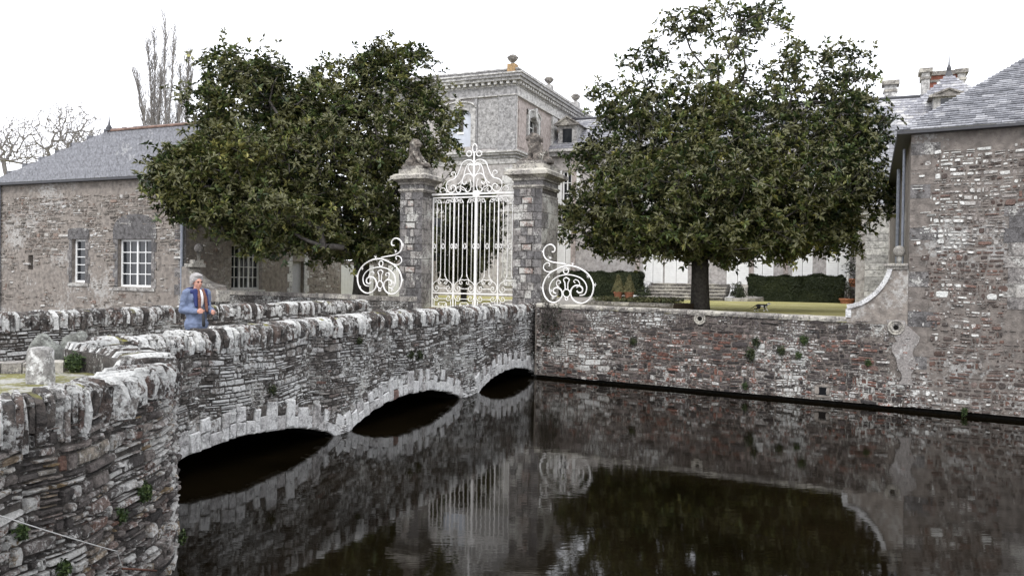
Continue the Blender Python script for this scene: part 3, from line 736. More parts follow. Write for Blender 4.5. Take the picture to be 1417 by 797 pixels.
# corner quoins
z = .95; k = 0
while z < EZ-.4:
    h = R.uniform(.26, .40); w = .58 if k % 2 else .40
    m_ = MB(); m_.fbox(MW, S_T, S_T+w, z+.004, z+h-.004, -.03, .0115+R.uniform(-.003, .004), R.uniform(.1, .5)); m_.build('quoin', M['ashlar'] if k % 3 == 0 else M['plaster_r'], tower)
    z += h; k += 1
z = 2.35; k = 0
while z < 4.35:
    h = R.uniform(.25, .34); w = .33 if k % 2 else .18
    m_ = MB(); m_.fbox(MW, quoinR-w*.6, quoinR+.6, z+.005, z+h-.005, -.03, .022, R.uniform(.5, .95) if z < 3.6 else R.uniform(0, .4)); m_.build('ashlar_block', M['ashlar'], tower)
    z += h; k += 1
ring_obj(ring[1], .175, 'large white carved stone ring at the foot of the tower corner', mwall)
ru, rz = ring[1]; pts = []
for i in range(13): z = rz+.17-(rz-.42)*i/12; pts.append((ru-.10-.30*mnoise.noise(V((z*3.1, 1.7, 0)))-(.14 if z > rz-.25 else 0)+.012*i, z))
rgt = [(S_T+.10+.28*mnoise.noise(V((z*2.7, 7.3, 0)))-.02*max(0, .9-z), z) for (x, z) in reversed(pts)]
n = 13; vs = [MW(a, b, .03) for a, b in pts]+[MW(a, b, .03) for a, b in rgt]+[MW(a, b, -.02) for a, b in pts]+[MW(a, b, -.02) for a, b in rgt]
fs = [(i, i+1, 2*n-2-i, 2*n-1-i) for i in range(n-1)]+[(i, (i+1) % (2*n), 2*n+(i+1) % (2*n), 2*n+i) for i in range(2*n)]
mesh_obj('pale_render_strip', vs, fs, stone_mat('pale_lime_render', [(0, (.27, .25, .235)), (1, (.27, .25, .235))], lich=(.56, .55, .53), lt=.60, ls=1.5, lfine=9, dark=.5, dt=.55, bs=.6), mwall, rnd=[.5]*len(vs))
# roof
oh = .24; sh = .27
En = MW(S_T, EZ, oh)-SD*0-MW.D*sh                      # eave corner
hd = (MW.D+SD*1.0).normalized()
# rise of the hip from the picture
t_ = None
for i in range(1, 4000):
    q = En+hd*(i*.005); v_ = q-CAM; x = CX+F*v_.dot(rr)/v_.dot(f0)
    if x >= 1417: t_ = i*.005; break
zt = (gp(1417, 79, 10)-CAM); hz = CAM.z+zt.z*((En+hd*t_-CAM).dot(f0)/zt.dot(f0))
slope = (hz-EZ)/t_
Rn = 5.2
hipv = (hd*Rn+V((0, 0, slope*Rn)))
top = En+hipv
ez = V((0, 0, EZ))
e = MW.D.copy()
# up-slope vector of the front plane: perpendicular to e within the plane of e and hipv
up = (hipv-e*hipv.dot(e)); VL = up.length; up.normalize(); nr = e.cross(up).normalized()
if nr.z < 0: nr = -nr
kx = hipv.dot(e)/VL
slates(tower, En, e, up, nr, lambda v: (kx*v, 4.4+kx*0+v*.0), VL, .22, .105, M['slate'], 300, tone=lambda r, x, v: r)
rb = MB(); rb.add([En, En+e*24, En+e*24+hipv-e*hipv.dot(e)-0*e, top], [(0, 1, 2, 3)])
lp = En+SD*20; rb.add([En, top, top+SD*12, lp], [(0, 1, 2, 3)])
rb.build('roof', M['slate'], tower)
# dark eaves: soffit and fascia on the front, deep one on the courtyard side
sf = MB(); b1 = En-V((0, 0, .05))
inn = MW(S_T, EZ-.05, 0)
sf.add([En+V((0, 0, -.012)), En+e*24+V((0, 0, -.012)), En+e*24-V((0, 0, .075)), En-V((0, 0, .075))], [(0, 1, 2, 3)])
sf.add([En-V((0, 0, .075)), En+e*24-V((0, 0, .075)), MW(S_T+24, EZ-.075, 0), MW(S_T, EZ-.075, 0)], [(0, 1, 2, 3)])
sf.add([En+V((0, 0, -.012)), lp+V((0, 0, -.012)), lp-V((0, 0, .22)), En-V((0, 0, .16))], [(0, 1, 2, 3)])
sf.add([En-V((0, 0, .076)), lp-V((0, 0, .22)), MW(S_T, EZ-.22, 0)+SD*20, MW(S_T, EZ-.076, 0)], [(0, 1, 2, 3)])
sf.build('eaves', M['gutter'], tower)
# downpipe and wires at the far end of the side wall
pp = MB(); q = MW(S_T, 0, 0)+SD*4.5-MW.D*.12; pp.tube([q+V((0, 0, 1.8)), q+V((0, 0, EZ-.25))], .05, 8); pp.build('downpipe', M['zinc'], tower)
pp = MB(); q = MW(S_T, 0, 0)+SD*1.2-MW.D*.10; pp.tube([q+V((0, 0, 1.9)), q+V((0, 0, EZ-.2))], .035, 8); pp.build('downpipe', M['zinc'], tower)

# ================================================================ the left pavilion
pav = thing('slate_roofed_pavilion', 'low rubble pavilion with grey slate hip roof on the far left', 'building', LF(4, 0, -3))
L0 = LF.s(-8, 330); L1 = LF.s(257, 330)
def hb(x0, y0, x1, y1):
    a = LF.hit(x0, y1); b = LF.hit(x1, y0); return (a[0], b[0], a[1], b[1])
w1 = hb(99.5, 331, 118.5, 390.5); w2 = hb(163, 331, 210, 396.5); nic = hb(39, 353, 46, 373)
holed(LF, L0, L1, -.4, EZ, [w1, w2, nic], M['plaster'], pav, reveal=.2)
window(LF, pav, *w1, 1, 1, 5, M['whitep'], label='narrow white window with five panes', bw=.03, fw=.075)
window(LF, pav, *w2, 2, 2, 4, M['whitep'], label='white casement window with sixteen panes', bw=.03, fw=.07)
def lkeep(u, v, a, b, c, d):
    for w in (w1, w2, nic):
        m = .2 if w is not nic else .03
        if w[0]-m < u+.0 and a < w[1]+m and b > w[0]-m and w[2]-m < d and c < w[3]+m+.0: return False
    br = w2; cu_ = (br[0]+br[1])/2
    if abs(u-cu_) < .85 and w2[3] < v < w2[3]+.95-.9*abs(u-cu_): return False
    cu_ = (w1[0]+w1[1])/2
    if abs(u-cu_) < .5 and w1[3] < v < w1[3]+.5: return False
    if v > EZ-.55: return R.random() < .05
    n = mnoise.noise(V((u*.7, v*.9, 15)))+.6*mnoise.noise(V((u*2, v*2.4, 29)))
    p = (.72 if 3.6 < v < 5.7 else .42) if u > .8 else .55
    if v < 3.0: p = .18
    return (.5+R.random()*.8) if R.random() < p+n*.9 else False
st = wall_stones(LF, L0, L1-.02, 1.5, EZ, .12, .24, lkeep, (.02, .045), .013, lambda u, v: R.random(), .02)
lay(st, pav, M['lbuild'], 'stone', 160)
# dressed surrounds, sills and relieving arches
for w, nm in ((w1, 0), (w2, 1)):
    zz = w[2]-.02
    for side in (0, 1):
        z = w[2]-.02; k = 0
        while z < w[3]-.02:
            h = min(R.uniform(.26, .36), w[3]-z+.0); ww = .24 if (k+side) % 2 else .15
            if w[3]-(z+h) < .1: h = w[3]-z
            u0, u1 = ((w[0]-ww, w[0]-.002) if side == 0 else (w[1]+.002, w[1]+ww))
            m_ = MB(); m_.fbox(LF, u0, u1, z+.004, z+h-.004, -.02, .018, R.random()*.6); m_.build('jamb_stone', M['ashlar'], pav); z += h; k += 1
    m_ = MB(); m_.fbox(LF, w[0]-.2, w[1]+.2, w[2]-.14, w[2]-.025, -.2, .05, .8); m_.build('sill', M['ashlar'], pav)
    # grey cement arch patch
    cu_ = (w[0]+w[1])/2; hw = (w[1]-w[0])/2+(.24 if nm else .2); rise = .9 if nm else .3
    pts = [(cu_-hw, w[3]+.01), (cu_+hw, w[3]+.01)]+[(cu_+hw*math.cos(t)**.8 if math.cos(t) > 0 else cu_-hw*abs(math.cos(t))**.8, w[3]+.32+(rise-.32 if nm else .1)*math.sin(t)) for t in lin(.02, math.pi-.02, 14)]
    vs = [LF(a, b, .03) for a, b in pts]+[LF(a, b, -.01) for a, b in pts]; n = len(pts)
    mesh_obj('arch_patch', vs, [tuple(range(n))]+[(i, (i+1) % n, n+(i+1) % n, n+i) for i in range(n)], M['ashlar'], pav, rnd=[.12]*len(vs))
# quoins at the right corner
z = 1.8; k = 0
while z < EZ-.4:
    h = R.uniform(.24, .36); m_ = MB(); m_.fbox(LF, L1-(.5 if k % 2 else .32), L1, z+.004, z+h-.004, -.03, .008, R.uniform(.1, .6)); m_.build('quoin', M['ashlar'], pav)
    z += h; k += 1
pp = MB(); x = LF.s(254.5, 350); pp.tube([LF(x, 1.9, .09), LF(x, EZ-.1, .09)], .055, 8); pp.build('downpipe', M['zinc'], pav)
pp = MB(); x = LF.s(1.5, 350); pp.tube([LF(x, 1.0, .09), LF(x, EZ-.1, .09)], .055, 8); pp.build('downpipe', M['zinc'], pav)
EL = LF(L0-.25, EZ, .25); ER = LF(L1+.22, EZ, .25)
RA = dp(151, 181, 28.6); RB = RA+LF.D*5.4
e = LF.D; up = RA-EL; up = up-e*up.dot(e); VL = up.length; up.normalize(); nr = e.cross(up); nr = nr if nr.z > 0 else -nr
kL = (RA-EL).dot(e)/VL; WE = (ER-EL).dot(e); kR = (WE-(RB-EL).dot(e))/VL
slates(pav, EL, e, up, nr, lambda v: (kL*v, WE-kR*v), VL, .26, .21, M['slate'], 260, lift=.045)
bk = LF.N*-8.5
BLk = EL+bk; BRk = ER+bk
rb = MB(); rb.add([EL, ER, RB, RA], [(0, 1, 2, 3)]); rb.add([ER, BRk, RB], [(0, 1, 2)]); rb.add([EL, RA, BLk], [(0, 1, 2)]); rb.add([BLk, RA, RB, BRk], [(0, 1, 2, 3)])
rb.build('roof', M['slate'], pav)
m_ = MB(); m_.tube([RA-e*.05+V((0, 0, .0)), RB+V((0, 0, .0))], .05, 6); m_.build('ridge_tiles', plain('weathered_ridge_tile', (.30, .20, .16), .85, .2, .4, 5, .3), pav)
m_ = MB(); m_.lathe(RA, [(.12, -.02), (.10, .12), (.04, .22), (.02, .4), (.005, .62)], 10); m_.build('finial', M['gutter'], pav)
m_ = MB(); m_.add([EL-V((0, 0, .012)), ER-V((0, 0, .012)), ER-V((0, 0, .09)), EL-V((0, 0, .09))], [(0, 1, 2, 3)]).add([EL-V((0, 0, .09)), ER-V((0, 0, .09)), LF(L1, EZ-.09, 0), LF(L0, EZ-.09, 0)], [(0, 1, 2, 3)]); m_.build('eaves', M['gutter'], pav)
# side towards the courtyard, running back to the gatehouse wing
wing2 = thing('courtyard_wing', 'shaded rendered wing with tall window under the left magnolia', 'building', LF(L1+3, 1.78, -5))
KL = LF(L1, 0, -.02); WS = Face(KL, BU)
def hw_(x0, y0, x1, y1):
    a = WS.hit(x0, y1); b = WS.hit(x1, y0); return (a[0], b[0], a[1], b[1])
w3 = hw_(320, 340, 363, 401); d3 = hw_(404, 362, 421, 409)
d3 = (d3[0], d3[1], 1.8, d3[3])
WE2 = WS.s(471, 380)
holed(WS, 0, WE2, 1.0, 6.15, [w3, d3], M['plaster'], wing2, reveal=.22)
window(WS, wing2, *w3, 3, 2, 4, M['woodfr'], label='tall grey white window with many small panes', bw=.03, fw=.08, rec=.16)
m_ = MB(); m_.fbox(WS, w3[0]-.1, w3[1]+.1, w3[2]-.12, w3[2]-.01, -.2, .08, .9); m_.build('sill', M['lime'], wing2)
m_ = MB(); m_.fbox(WS, d3[0], d3[1], d3[2], d3[3], -.2, -.16, .5); m_.build('door', plain('pale_door_paint', (.42, .42, .44), .5, .4, .1), wing2)
for dd, ss in ((d3[0], -1), (d3[1], 1)):
    z = 1.8; k = 0
    while z < d3[3]+.2:
        h = R.uniform(.24, .34); ww = .32 if k % 2 else .2
        a, b = sorted((dd, dd+ss*ww)); m_ = MB(); m_.fbox(WS, a, b, z+.004, z+h-.004, -.05, .02, R.uniform(.5, 1)); m_.build('quoin', M['lime'], wing2); z += h; k += 1
def ckeep(u, v, a, b, c, d):
    for w in (w3, d3):
        if b > w[0]-.34 and a < w[1]+.34 and d > w[2]-.15 and c < w[3]+.15: return False
    n = mnoise.noise(V((u*.6, v*.9, 45)))
    return (.3+R.random()*.8) if R.random() < (.25 if u < d3[1] else .6)+n*.8 else False
st = wall_stones(WS, 0, WE2-.02, 1.8, 5.1, .14, .22, ckeep, (.012, .035), .014, lambda u, v: R.random(), .02)
lay(st, wing2, M['lbuild'], 'stone', 60)
rb = MB(); e1 = WS(7.0, 6.2, .3); e2 = WS(WE2+.3, 6.2, .3); rb.add([e1, e2, e2-WS.N*3+V((0, 0, 1.2)), e1-WS.N*3+V((0, 0, 1.2))], [(0, 1, 2, 3)])
rb.add([WS(WE2, 1.7, 0), WS(WE2, 6.2, 0), WS(WE2, 7.2, -3), WS(WE2, 1.7, -3)], [(0, 1, 2, 3)])
rb.build('roof', M['slate'], wing2)
# white doors of an outbuilding beyond, seen under the tree
ob = thing('white_coach_doors', 'two tall white boarded doors beyond the left scroll panel', 'doors', WS(WE2+2, 1.78, 0))
OF = Face(dp(470, 385, 39), BP)
dk = MB(); a, b = OF.s(464, 380), OF.s(600, 380); dk.fbox(OF, a, b, 1.7, 3.6, -.5, -.12, .5); dk.build('wall', M['plaster'], ob)
for (x0, x1) in ((472, 490.5), (511, 518), (537, 566)):
    a, b = OF.s(x0, 380), OF.s(x1, 380); zt = OF.z(480, 367); n = max(1, int((b-a)/.13)); 
    for i in range(n):
        m_ = MB(); m_.fbox(OF, a+(b-a)*i/n+.003, a+(b-a)*(i+1)/n-.003, 1.72, zt+.02*math.sin(i*9), -.06, 0, R.random()); m_.build('door_board', M['whitep'], ob)
a, b = OF.s(518.5, 380), OF.s(536.5, 380)
m_ = MB(); m_.fbox(OF, a, b, 1.7, 3.6, -.1, .1, .4); m_.build('pier', M['cap'], ob)

# ================================================================ left garden wall with its scroll end
lwall = thing('left_garden_wall', 'low dark rubble wall with pale flat coping left of the gate', 'wall', LW(LWL/2, 0, -.2))
LWL2 = LWL+.35
s = -1.2
while s < LWL2-.02:
    w = min(R.uniform(.7, 1.2), LWL2-s); m_ = MB(); z1 = 2.26; m_.fbox(LW, s+.005, s+w-.005, z1-.13, z1+R.uniform(-.008, .008), -.4, .05, R.uniform(.1, .8)); m_.build('coping_stone', M['cap'], lwall); s += w
sheet('mortar', LW, lin(-1.2, LWL2, 30), [-.3, .6, 1.4, 2.14], M['mort_dark'], lwall, jit=.01)
st = wall_stones(LW, -1.2, LWL2, .9, 2.12, .11, .2, None, (.008, .04), .01, lambda u, v: R.random()*.7, .015)
lay(st, lwall, M['bridge'], 'stone', 40)
scl = thing('left_scroll_wall', 'curved sweeping wall end with stone ball beside the left pavilion', 'wall', LF(L1+.3, 2.0, .1))
px_ = [(262, 369), (264.5, 374), (268, 380), (273, 385), (280, 389.5), (288, 392.5), (297, 394.5), (301, 397)]
SL = Face(dp(262, 385, 25.2), LW.D)
cur = [SL.hit(*p) for p in px_]; lft = (SL.s(256, 380), cur[0][1])
pts = [(lft[0]-.2, 2.0), (cur[-1][0]+.1, 2.0)]+list(reversed(cur))+[lft, (lft[0]-.2, lft[1])]
n = len(pts); vs = [SL(a, b, 0) for a, b in pts]+[SL(a, b, -.3) for a, b in pts]
mesh_obj('wall_panel', vs, [tuple(range(n)), tuple(range(2*n-1, n-1, -1))]+[(i, n+i, n+(i+1) % n, (i+1) % n) for i in range(n)], M['plaster'], scl, rnd=[.5]*len(vs))
for i in range(len(cur)-1):
    (u0, z0), (u1, z1) = cur[i], cur[i+1]
    m_ = MB(); m_.add([SL(a, b, d) for d in (.05, -.34) for (a, b) in ((u0, z0-.11), (u1+.003, z1-.11), (u1+.003, z1+.0), (u0, z0+.0))], [(0, 1, 2, 3), (7, 6, 5, 4), (0, 4, 5, 1), (2, 6, 7, 3), (0, 3, 7, 4), (1, 5, 6, 2)]); m_.build('rim_stone', M['cap'], scl)
m_ = MB(); m_.fbox(SL, cur[-1][0]-.02, cur[-1][0]+.12, 2.0, cur[-1][1]-.10, -.36, .04, .9); m_.build('end_block', M['cap'], scl)
x = SL.s(266, 362); zc = cur[0][1]
m_ = MB(); m_.fbox(SL, x-.32, x+.12, zc-.01, zc+.1, -.4, .08, .9).fbox(SL, x-.14, x+.12, zc+.1, zc+.22, -.32, .0, .9); m_.build('pier_cap', M['cap'], scl)
zb = SL.z(269, 343.5)
m_ = MB(); m_.lathe(SL(SL.s(269.5, 344), 0, -.15), [(.06, zc+.2), (.07, zb-.12)]+[(max(.15*math.cos(a), .004), zb+.15*math.sin(a)) for a in lin(-1, 1.5, 10)], 16); m_.build('stone_ball', M['cap'], scl, smooth=True)

# ================================================================ gate pillars
GF = Face(B0+BU*.1, BP)
def pillar(ua, ub, dep, label, seed):
    rg = random.Random(seed)
    root = thing('gate_pillar', label, 'pillar', GF((ua+ub)/2, 1.75, -dep/2), 'tall stone gate pillars')
    zb, zt = 1.55, 5.78
    SR = Face(GF(ub, 0, 0), BU)
    m_ = MB(); m_.fbox(GF, ua+.02, ub-.02, zb-.4, zt+.05, -dep+.02, -.02, .3); m_.build('core', M['mort_dark'], root)
    z = zb; k = 0
    W_ = ub-ua
    def blk(S, a, b, c, d, pr, r, nm='ashlar_block'):
        vs = [S(x, y, q) for (q, i) in ((-.03, 0), (pr*.6, .002), (pr, .018)) for (x, y) in ((a+.004+i, c+.004+i), (b-.004-i, c+.004+i), (b-.004-i, d-.004-i), (a+.004+i, d-.004-i))]
        vs = [v+V((rg.uniform(-.004, .004), rg.uniform(-.004, .004), rg.uniform(-.003, .003))) for v in vs]
        mesh_obj(nm, vs, [(i, (i+1) % 4, 4+(i+1) % 4, 4+i) for i in range(4)]+[(4+i, 4+(i+1) % 4, 8+(i+1) % 4, 8+i) for i in range(4)]+[(8, 9, 10, 11)], M['ashlar'], root, rnd=[r]*12)
    while z < 5.36:
        h = .235; 
        w = (.26 if k % 2 else .19)
        blk(GF, ua, ua+w, z, z+h, .004, rg.uniform(0, .6)); blk(GF, ub-w-.04, ub, z, z+h, .004, rg.uniform(0, .6))
        # rough bossed infill between
        a, b = ua+w, ub-w-.04
        if k % 3 == 0 and z > 2.9:
            blk(GF, a+.03, b-.03, z+.03, z+h-.03, .035, .97)
            blk(GF, a, b, z, z+.03, .002, .3)
        else:
            x = a
            while x < b-.02:
                ww = min(rg.uniform(.12, .26), b-x)
                if b-x-ww < .08: ww = b-x
                blk(GF, x, x+ww, z, z+h, rg.uniform(.01, .04), rg.choice((.1, .3, .5, .6, .8))); x += ww
        c = dep*(.62 if k % 4 else .4)
        if k % 2 == 0: blk(SR, 0, c, z, min(z+2*h, 5.4), .003, rg.uniform(.3, .7)); blk(SR, c, dep, z, min(z+2*h, 5.4), .003, rg.uniform(.5, .9))
        z += h; k += 1
    z0 = z
    def band(z1, z2, ov, r, nm, mat=M['cap'], taper=None):
        o2 = ov if taper is None else taper
        vs = []
        for (zz, o) in ((z1, ov), (z2, o2)):
            for (x, y) in ((ua-o, o), (ub+o, o), (ub+o, -dep-o), (ua-o, -dep-o)): vs.append(GF(x, zz, y))
        mesh_obj(nm, vs, [(0, 1, 5, 4), (1, 2, 6, 5), (2, 3, 7, 6), (3, 0, 4, 7), (4, 5, 6, 7), (3, 2, 1, 0)], mat, root, rnd=[r]*8)
    band(z0, z0+.05, .02, .2, 'neck_moulding'); band(z0+.05, z0+.11, .05, .6, 'neck_moulding'); 
    band(z0+.11, 5.80, .0, .3, 'frieze', M['ashlar'])
    band(5.80, 5.87, .05, .3, 'cornice'); band(5.87, 5.96, .07, .3, 'cornice', taper=.20); band(5.96, 6.07, .24, .7, 'cornice'); band(6.07, 6.14, .21, .9, 'cornice', taper=.12)
    band(6.14, 6.29, .04, .9, 'plinth'); band(6.29, 6.40, -.05, .3, 'plinth')
    return root
uL0, uL1 = GF.s(553, 330), GF.s(584, 330); uR0, uR1 = GF.s(710, 330), GF.s(749.5, 330)
depR = Face(GF(uR1, 0, 0), BU).s(771.5, 330); depL = Face(GF(uL1, 0, 0), BU).s(598.5, 330)
DG = -depL
pillar(uL0, uL1, max(depL, .8), 'left gate pillar of grey ashlar topped by the crouching dark lion', 3)
pillar(uR0, uR1, depR, 'right gate pillar of grey ashlar topped by the white maned lion', 4)

# ================================================================ white iron gate
GG = GF.off(DG+.06)
gate = thing('iron_gate', 'tall white wrought iron double gate with scrolled crest between the pillars', 'gate', GG((uL1+uR0)/2, 1.8))
gw0, gw1 = GG.s(598.5, 330), uR0+.02
gc = (gw0+gw1)/2; qw = (gw1-gw0)/4
zT = GG.z(655, 268); ZB = 1.84
def spiral(cx_, cz_, r0_, a0, turns, sg, r1=.25, n=14):
    return [(cx_+(r0_*(1-(1-r1)*i/(n-1)))*math.cos(a0+sg*turns*2*math.pi*i/(n-1)), cz_+(r0_*(1-(1-r1)*i/(n-1)))*math.sin(a0+sg*turns*2*math.pi*i/(n-1))) for i in range(n)]
def irn(S, pts, rad, name, root, sm=False):
    if sm: pts = smooth2(pts)
    m_ = MB(); m_.tube([S(a, b) for a, b in pts], rad, 6); return m_.build(name, M['iron'], root, smooth=True)
def smooth2(P, n=5):
    return [tuple(q)[:2] for q in smooth_poly([V((a, b, 0)) for a, b in P], n)]
m_ = MB(); m_.fbox(GG, gw0-.03, gw1+.03, zT-.03, zT+.025, -.04, .04); m_.build('top_rail', M['iron'], gate)
m_ = MB(); m_.fbox(GG, gw0, gw1, zT-.13, zT-.09, -.025, .025); m_.build('top_rail', M['iron'], gate)
m_ = MB(); m_.lathe(GG(gc, zT-.03, .05), [(.12, -.06), (.12, .0), (.02, .03)], 14, ax=GG.D, ay=V((0, 0, 1)), az=GG.N); m_.build('boss', M['iron'], gate)
for z in (2.34, 1.90):
    m_ = MB(); m_.fbox(GG, gw0, gw1, z-.02, z+.02, -.02, .02); m_.build('rail', M['iron'], gate)
m_ = MB(); m_.fbox(GG, gc-.038, gc+.038, ZB-.1, zT-.03, -.04, .04); m_.build('meeting_stile', M['iron'], gate)
for x in (gw0+.02, gw1-.02, gc-2*qw+qw, gc+qw):
    m_ = MB(); m_.fbox(GG, x-.018, x+.018, ZB-.1, zT-.09, -.025, .025); m_.build('stile', M['iron'], gate)
br = .0135
for qi in range(4):
    c = gw0+qw*(qi+.5); k = qw/.78
    for sg in (-1, 1):
        T_ = lambda pts: [(c+sg*a*k, b) for a, b in pts]
        ib = T_([(.078, zT-.34), (.078, 3.05), (.085, 2.95), (.12, 2.83), (.20, 2.74), (.29, 2.68), (.345, 2.60), (.35, 2.51), (.31, 2.42), (.24, 2.39), (.17, 2.43), (.155, 2.51), (.19, 2.56), (.24, 2.55), (.25, 2.50), (.22, 2.47)])
        irn(GG, ib, br, 'bar', gate, True)
        irn(GG, T_([(.235, zT-.30), (.235, 2.73)]), br, 'bar', gate)
        irn(GG, T_(spiral(.16, zT-.24, .082, -.2, 1.35, 1)), .014, 'scroll', gate)
        irn(GG, T_([(.235, zT-.30), (.24, zT-.2)]), br, 'bar', gate)
        irn(GG, T_(spiral(.31, zT-.22, .07, 3.3, 1.2, -1)), .014, 'scroll', gate)
        irn(GG, T_([(.078, zT-.34), (.078, zT-.24)]), br, 'bar', gate)
        irn(GG, T_([(0, 2.76), (.06, 2.78), (.14, 2.76), (.165, 2.70), (.14, 2.64), (.09, 2.64), (.075, 2.69), (.11, 2.71)]), .014, 'scroll', gate, True)
        irn(GG, T_([(.0, 2.49), (.155, 2.49)]), .014, 'scroll', gate)
        irn(GG, T_([(.36, 2.30), (.35, 2.20), (.27, 2.11), (.18, 2.10), (.155, 2.17), (.20, 2.24), (.26, 2.22), (.25, 2.17), (.21, 2.17)]), .014, 'scroll', gate, True)
        irn(GG, T_([(0, 2.16), (.155, 2.16)]), .013, 'scroll', gate)
        irn(GG, T_([(0.0, 2.04), (.07, 2.05), (.13, 2.02), (.12, 1.96), (.07, 1.97)]), .013, 'scroll', gate, True)
        irn(GG, T_([(.30, 2.10), (.30, 1.84)]), .013, 'bar', gate)
        irn(GG, T_([(.15, 2.02), (.15, 1.84)]), .013, 'bar', gate)
        # collars at mid height
        irn(GG, T_([(.312+.034*math.cos(t), 3.85+.075*math.sin(t)) for t in lin(0, 6.283, 11)]), .013, 'collar', gate)
    irn(GG, [(c+.045*math.cos(t), 3.85+.085*math.sin(t)) for t in lin(0, 6.283, 11)], .014, 'collar', gate)
    irn(GG, [(c, 1.97), (c, 1.84)], .013, 'bar', gate)
# crest, traced on the gate plane and mirrored about its centre
def zc_(p, o, s): return (o[0]+p[0]/s, o[1]+p[1]/s)
def crest(pts, r=.019, close=False):
    P = [GG.hit(*zc_(p, (600, 180), 7.24)) for p in pts]; c0 = GG.hit(*zc_((405, 400), (600, 180), 7.24))[0]
    for sg in (1, -1):
        irn(GG, [(c0+sg*(a-c0), b) for a, b in P], r, 'crest_scroll', gate, True)
    return c0
c0 = crest([(415, 330), (430, 305), (480, 298), (525, 325), (550, 390), (575, 445), (605, 478), (655, 492), (685, 525), (680, 575), (655, 610), (615, 612), (590, 585), (592, 555), (618, 540), (640, 558), (630, 580)])
crest([(600, 478), (592, 440), (602, 410), (628, 408), (638, 430), (620, 440)], .015)
crest([(675, 612), (700, 572), (725, 560), (748, 572), (752, 600), (735, 605)], .015)
crest([(412, 355), (440, 335), (475, 350), (495, 400), (508, 460), (530, 505), (565, 535)], .018)
crest([(405, 480), (425, 445), (455, 400), (465, 365), (445, 348), (420, 360)], .016)
crest([(408, 620), (400, 560), (405, 490), (432, 448), (475, 438), (508, 465), (520, 510), (505, 540), (482, 530), (482, 510)], .018)
crest([(445, 490), (430, 545), (440, 600), (468, 618), (490, 600), (475, 580)], .015)
crest([(470, 618), (500, 578), (540, 555), (575, 570), (580, 600), (560, 618), (535, 605), (545, 588)], .015)
crest([(520, 505), (540, 570), (500, 600)], .012)
z0_ = zT; zt_ = GG.z(*zc_((405, 250), (600, 180), 7.24))
m_ = MB(); m_.tube([GG(c0, z0_), GG(c0, (z0_+zt_)/2), GG(c0, zt_+.1)], [.028, .04, .02], 8); m_.build('crest_stem', M['iron'], gate, smooth=True)
for (cxp, cyp, rx, ry) in ((413, 185, 25, 44), (357, 240, 28, 27), (457, 238, 28, 27)):
    q = GG.hit(*zc_((cxp, cyp), (600, 180), 7.24)); m = 1/7.24*.0226
    irn(GG, [(q[0]+rx*m*math.cos(t), q[1]+ry*m*math.sin(t)) for t in lin(0, 6.283, 17)], .019, 'crest_loop', gate)

# side scroll panels
SPF = MW.off(-.12)
def panel_pts(tr): return [SPF.hit(*zc_(p, (720, 320), 6.64)) for p in tr]
TR = [
 ([(290, 190), (312, 188), (318, 155), (290, 125), (250, 130), (218, 165), (215, 215), (240, 258), (290, 283), (345, 292), (420, 305)], .022),
 ([(262, 325), (272, 305), (255, 290), (225, 303), (213, 335), (228, 362), (262, 374), (310, 360), (345, 345)], .016),
 ([(420, 318), (470, 320), (530, 335), (600, 375), (648, 430), (672, 500), (662, 575), (625, 635), (565, 662), (505, 645), (468, 600), (465, 545), (495, 505), (540, 500), (570, 525), (565, 560), (535, 565), (520, 548)], .024),
 ([(420, 318), (345, 345), (270, 390), (225, 450), (207, 520), (222, 590), (260, 640), (310, 655), (358, 635), (385, 590), (378, 545), (345, 520), (310, 530), (305, 560), (330, 572)], .024),
 ([(545, 590), (590, 580), (610, 530), (600, 480), (560, 435), (500, 410), (430, 400), (350, 415), (290, 460), (268, 520), (278, 575), (310, 600), (335, 590)], .018),
 ([(515, 520), (545, 495), (535, 460), (508, 445), (490, 460), (505, 475)], .014),
 ([(375, 535), (335, 495), (335, 460), (360, 455), (370, 475), (352, 480)], .014),
 ([(420, 425), (398, 445), (410, 480), (412, 535)], .018), ([(420, 425), (450, 445), (438, 480), (436, 535)], .018)]
def side_panel(S, flip, label):
    base = SPF.s(757, 421); zb = 2.15
    root = thing('iron_scroll_panel', label, 'iron scrollwork', S(0.9 if not flip else LWL-.6, 2.2), 'white iron scroll panels beside the gate')
    def mp(p):
        u, z = p
        return (u, z) if not flip else (FLX-(u-base)*FSC, z-2.12+2.27)
    for tr, r in TR:
        irn(S, [mp(p) for p in panel_pts(tr)], r*1.0, 'scroll', root, True)
    for (cx_, cy_, q) in ((420, 365, 27), (425, 570, 36), (425, 620, 14)):
        c = mp(SPF.hit(*zc_((cx_, cy_), (720, 320), 6.64))); r = q/6.64*.0207
        irn(S, [(c[0]+r*math.cos(t), c[1]+r*math.sin(t)) for t in lin(0, 6.283, 15)], .018, 'ring', root)
    # little thistle flowers on the outer scrolls
    for (cx_, cy_) in ((205, 188), (275, 245), (262, 415), (200, 520), (285, 545), (300, 610), (622, 415), (685, 492), (480, 300), (640, 610)):
        c = mp(SPF.hit(*zc_((cx_, cy_), (720, 320), 6.64))); m_ = MB()
        for i in range(5):
            a = i*1.2566+cx_; m_.tube([S(*c), S(c[0]+.06*math.cos(a), c[1]+.06*math.sin(a), .02*math.sin(a*3))], [.012, .004], 4)
        m_.build('flower', M['iron'], root)
    return root
side_panel(SPF, False, 'white iron scroll panel on the wall right of the gate')
SPL = LW.off(-.15)
FLX = SPL.s(550, 400); FSC = (FLX-SPL.s(494, 400))/(SPF.s(822, 400)-SPF.s(757, 421))
side_panel(SPL, True, 'white iron scroll panel on the wall left of the gate')

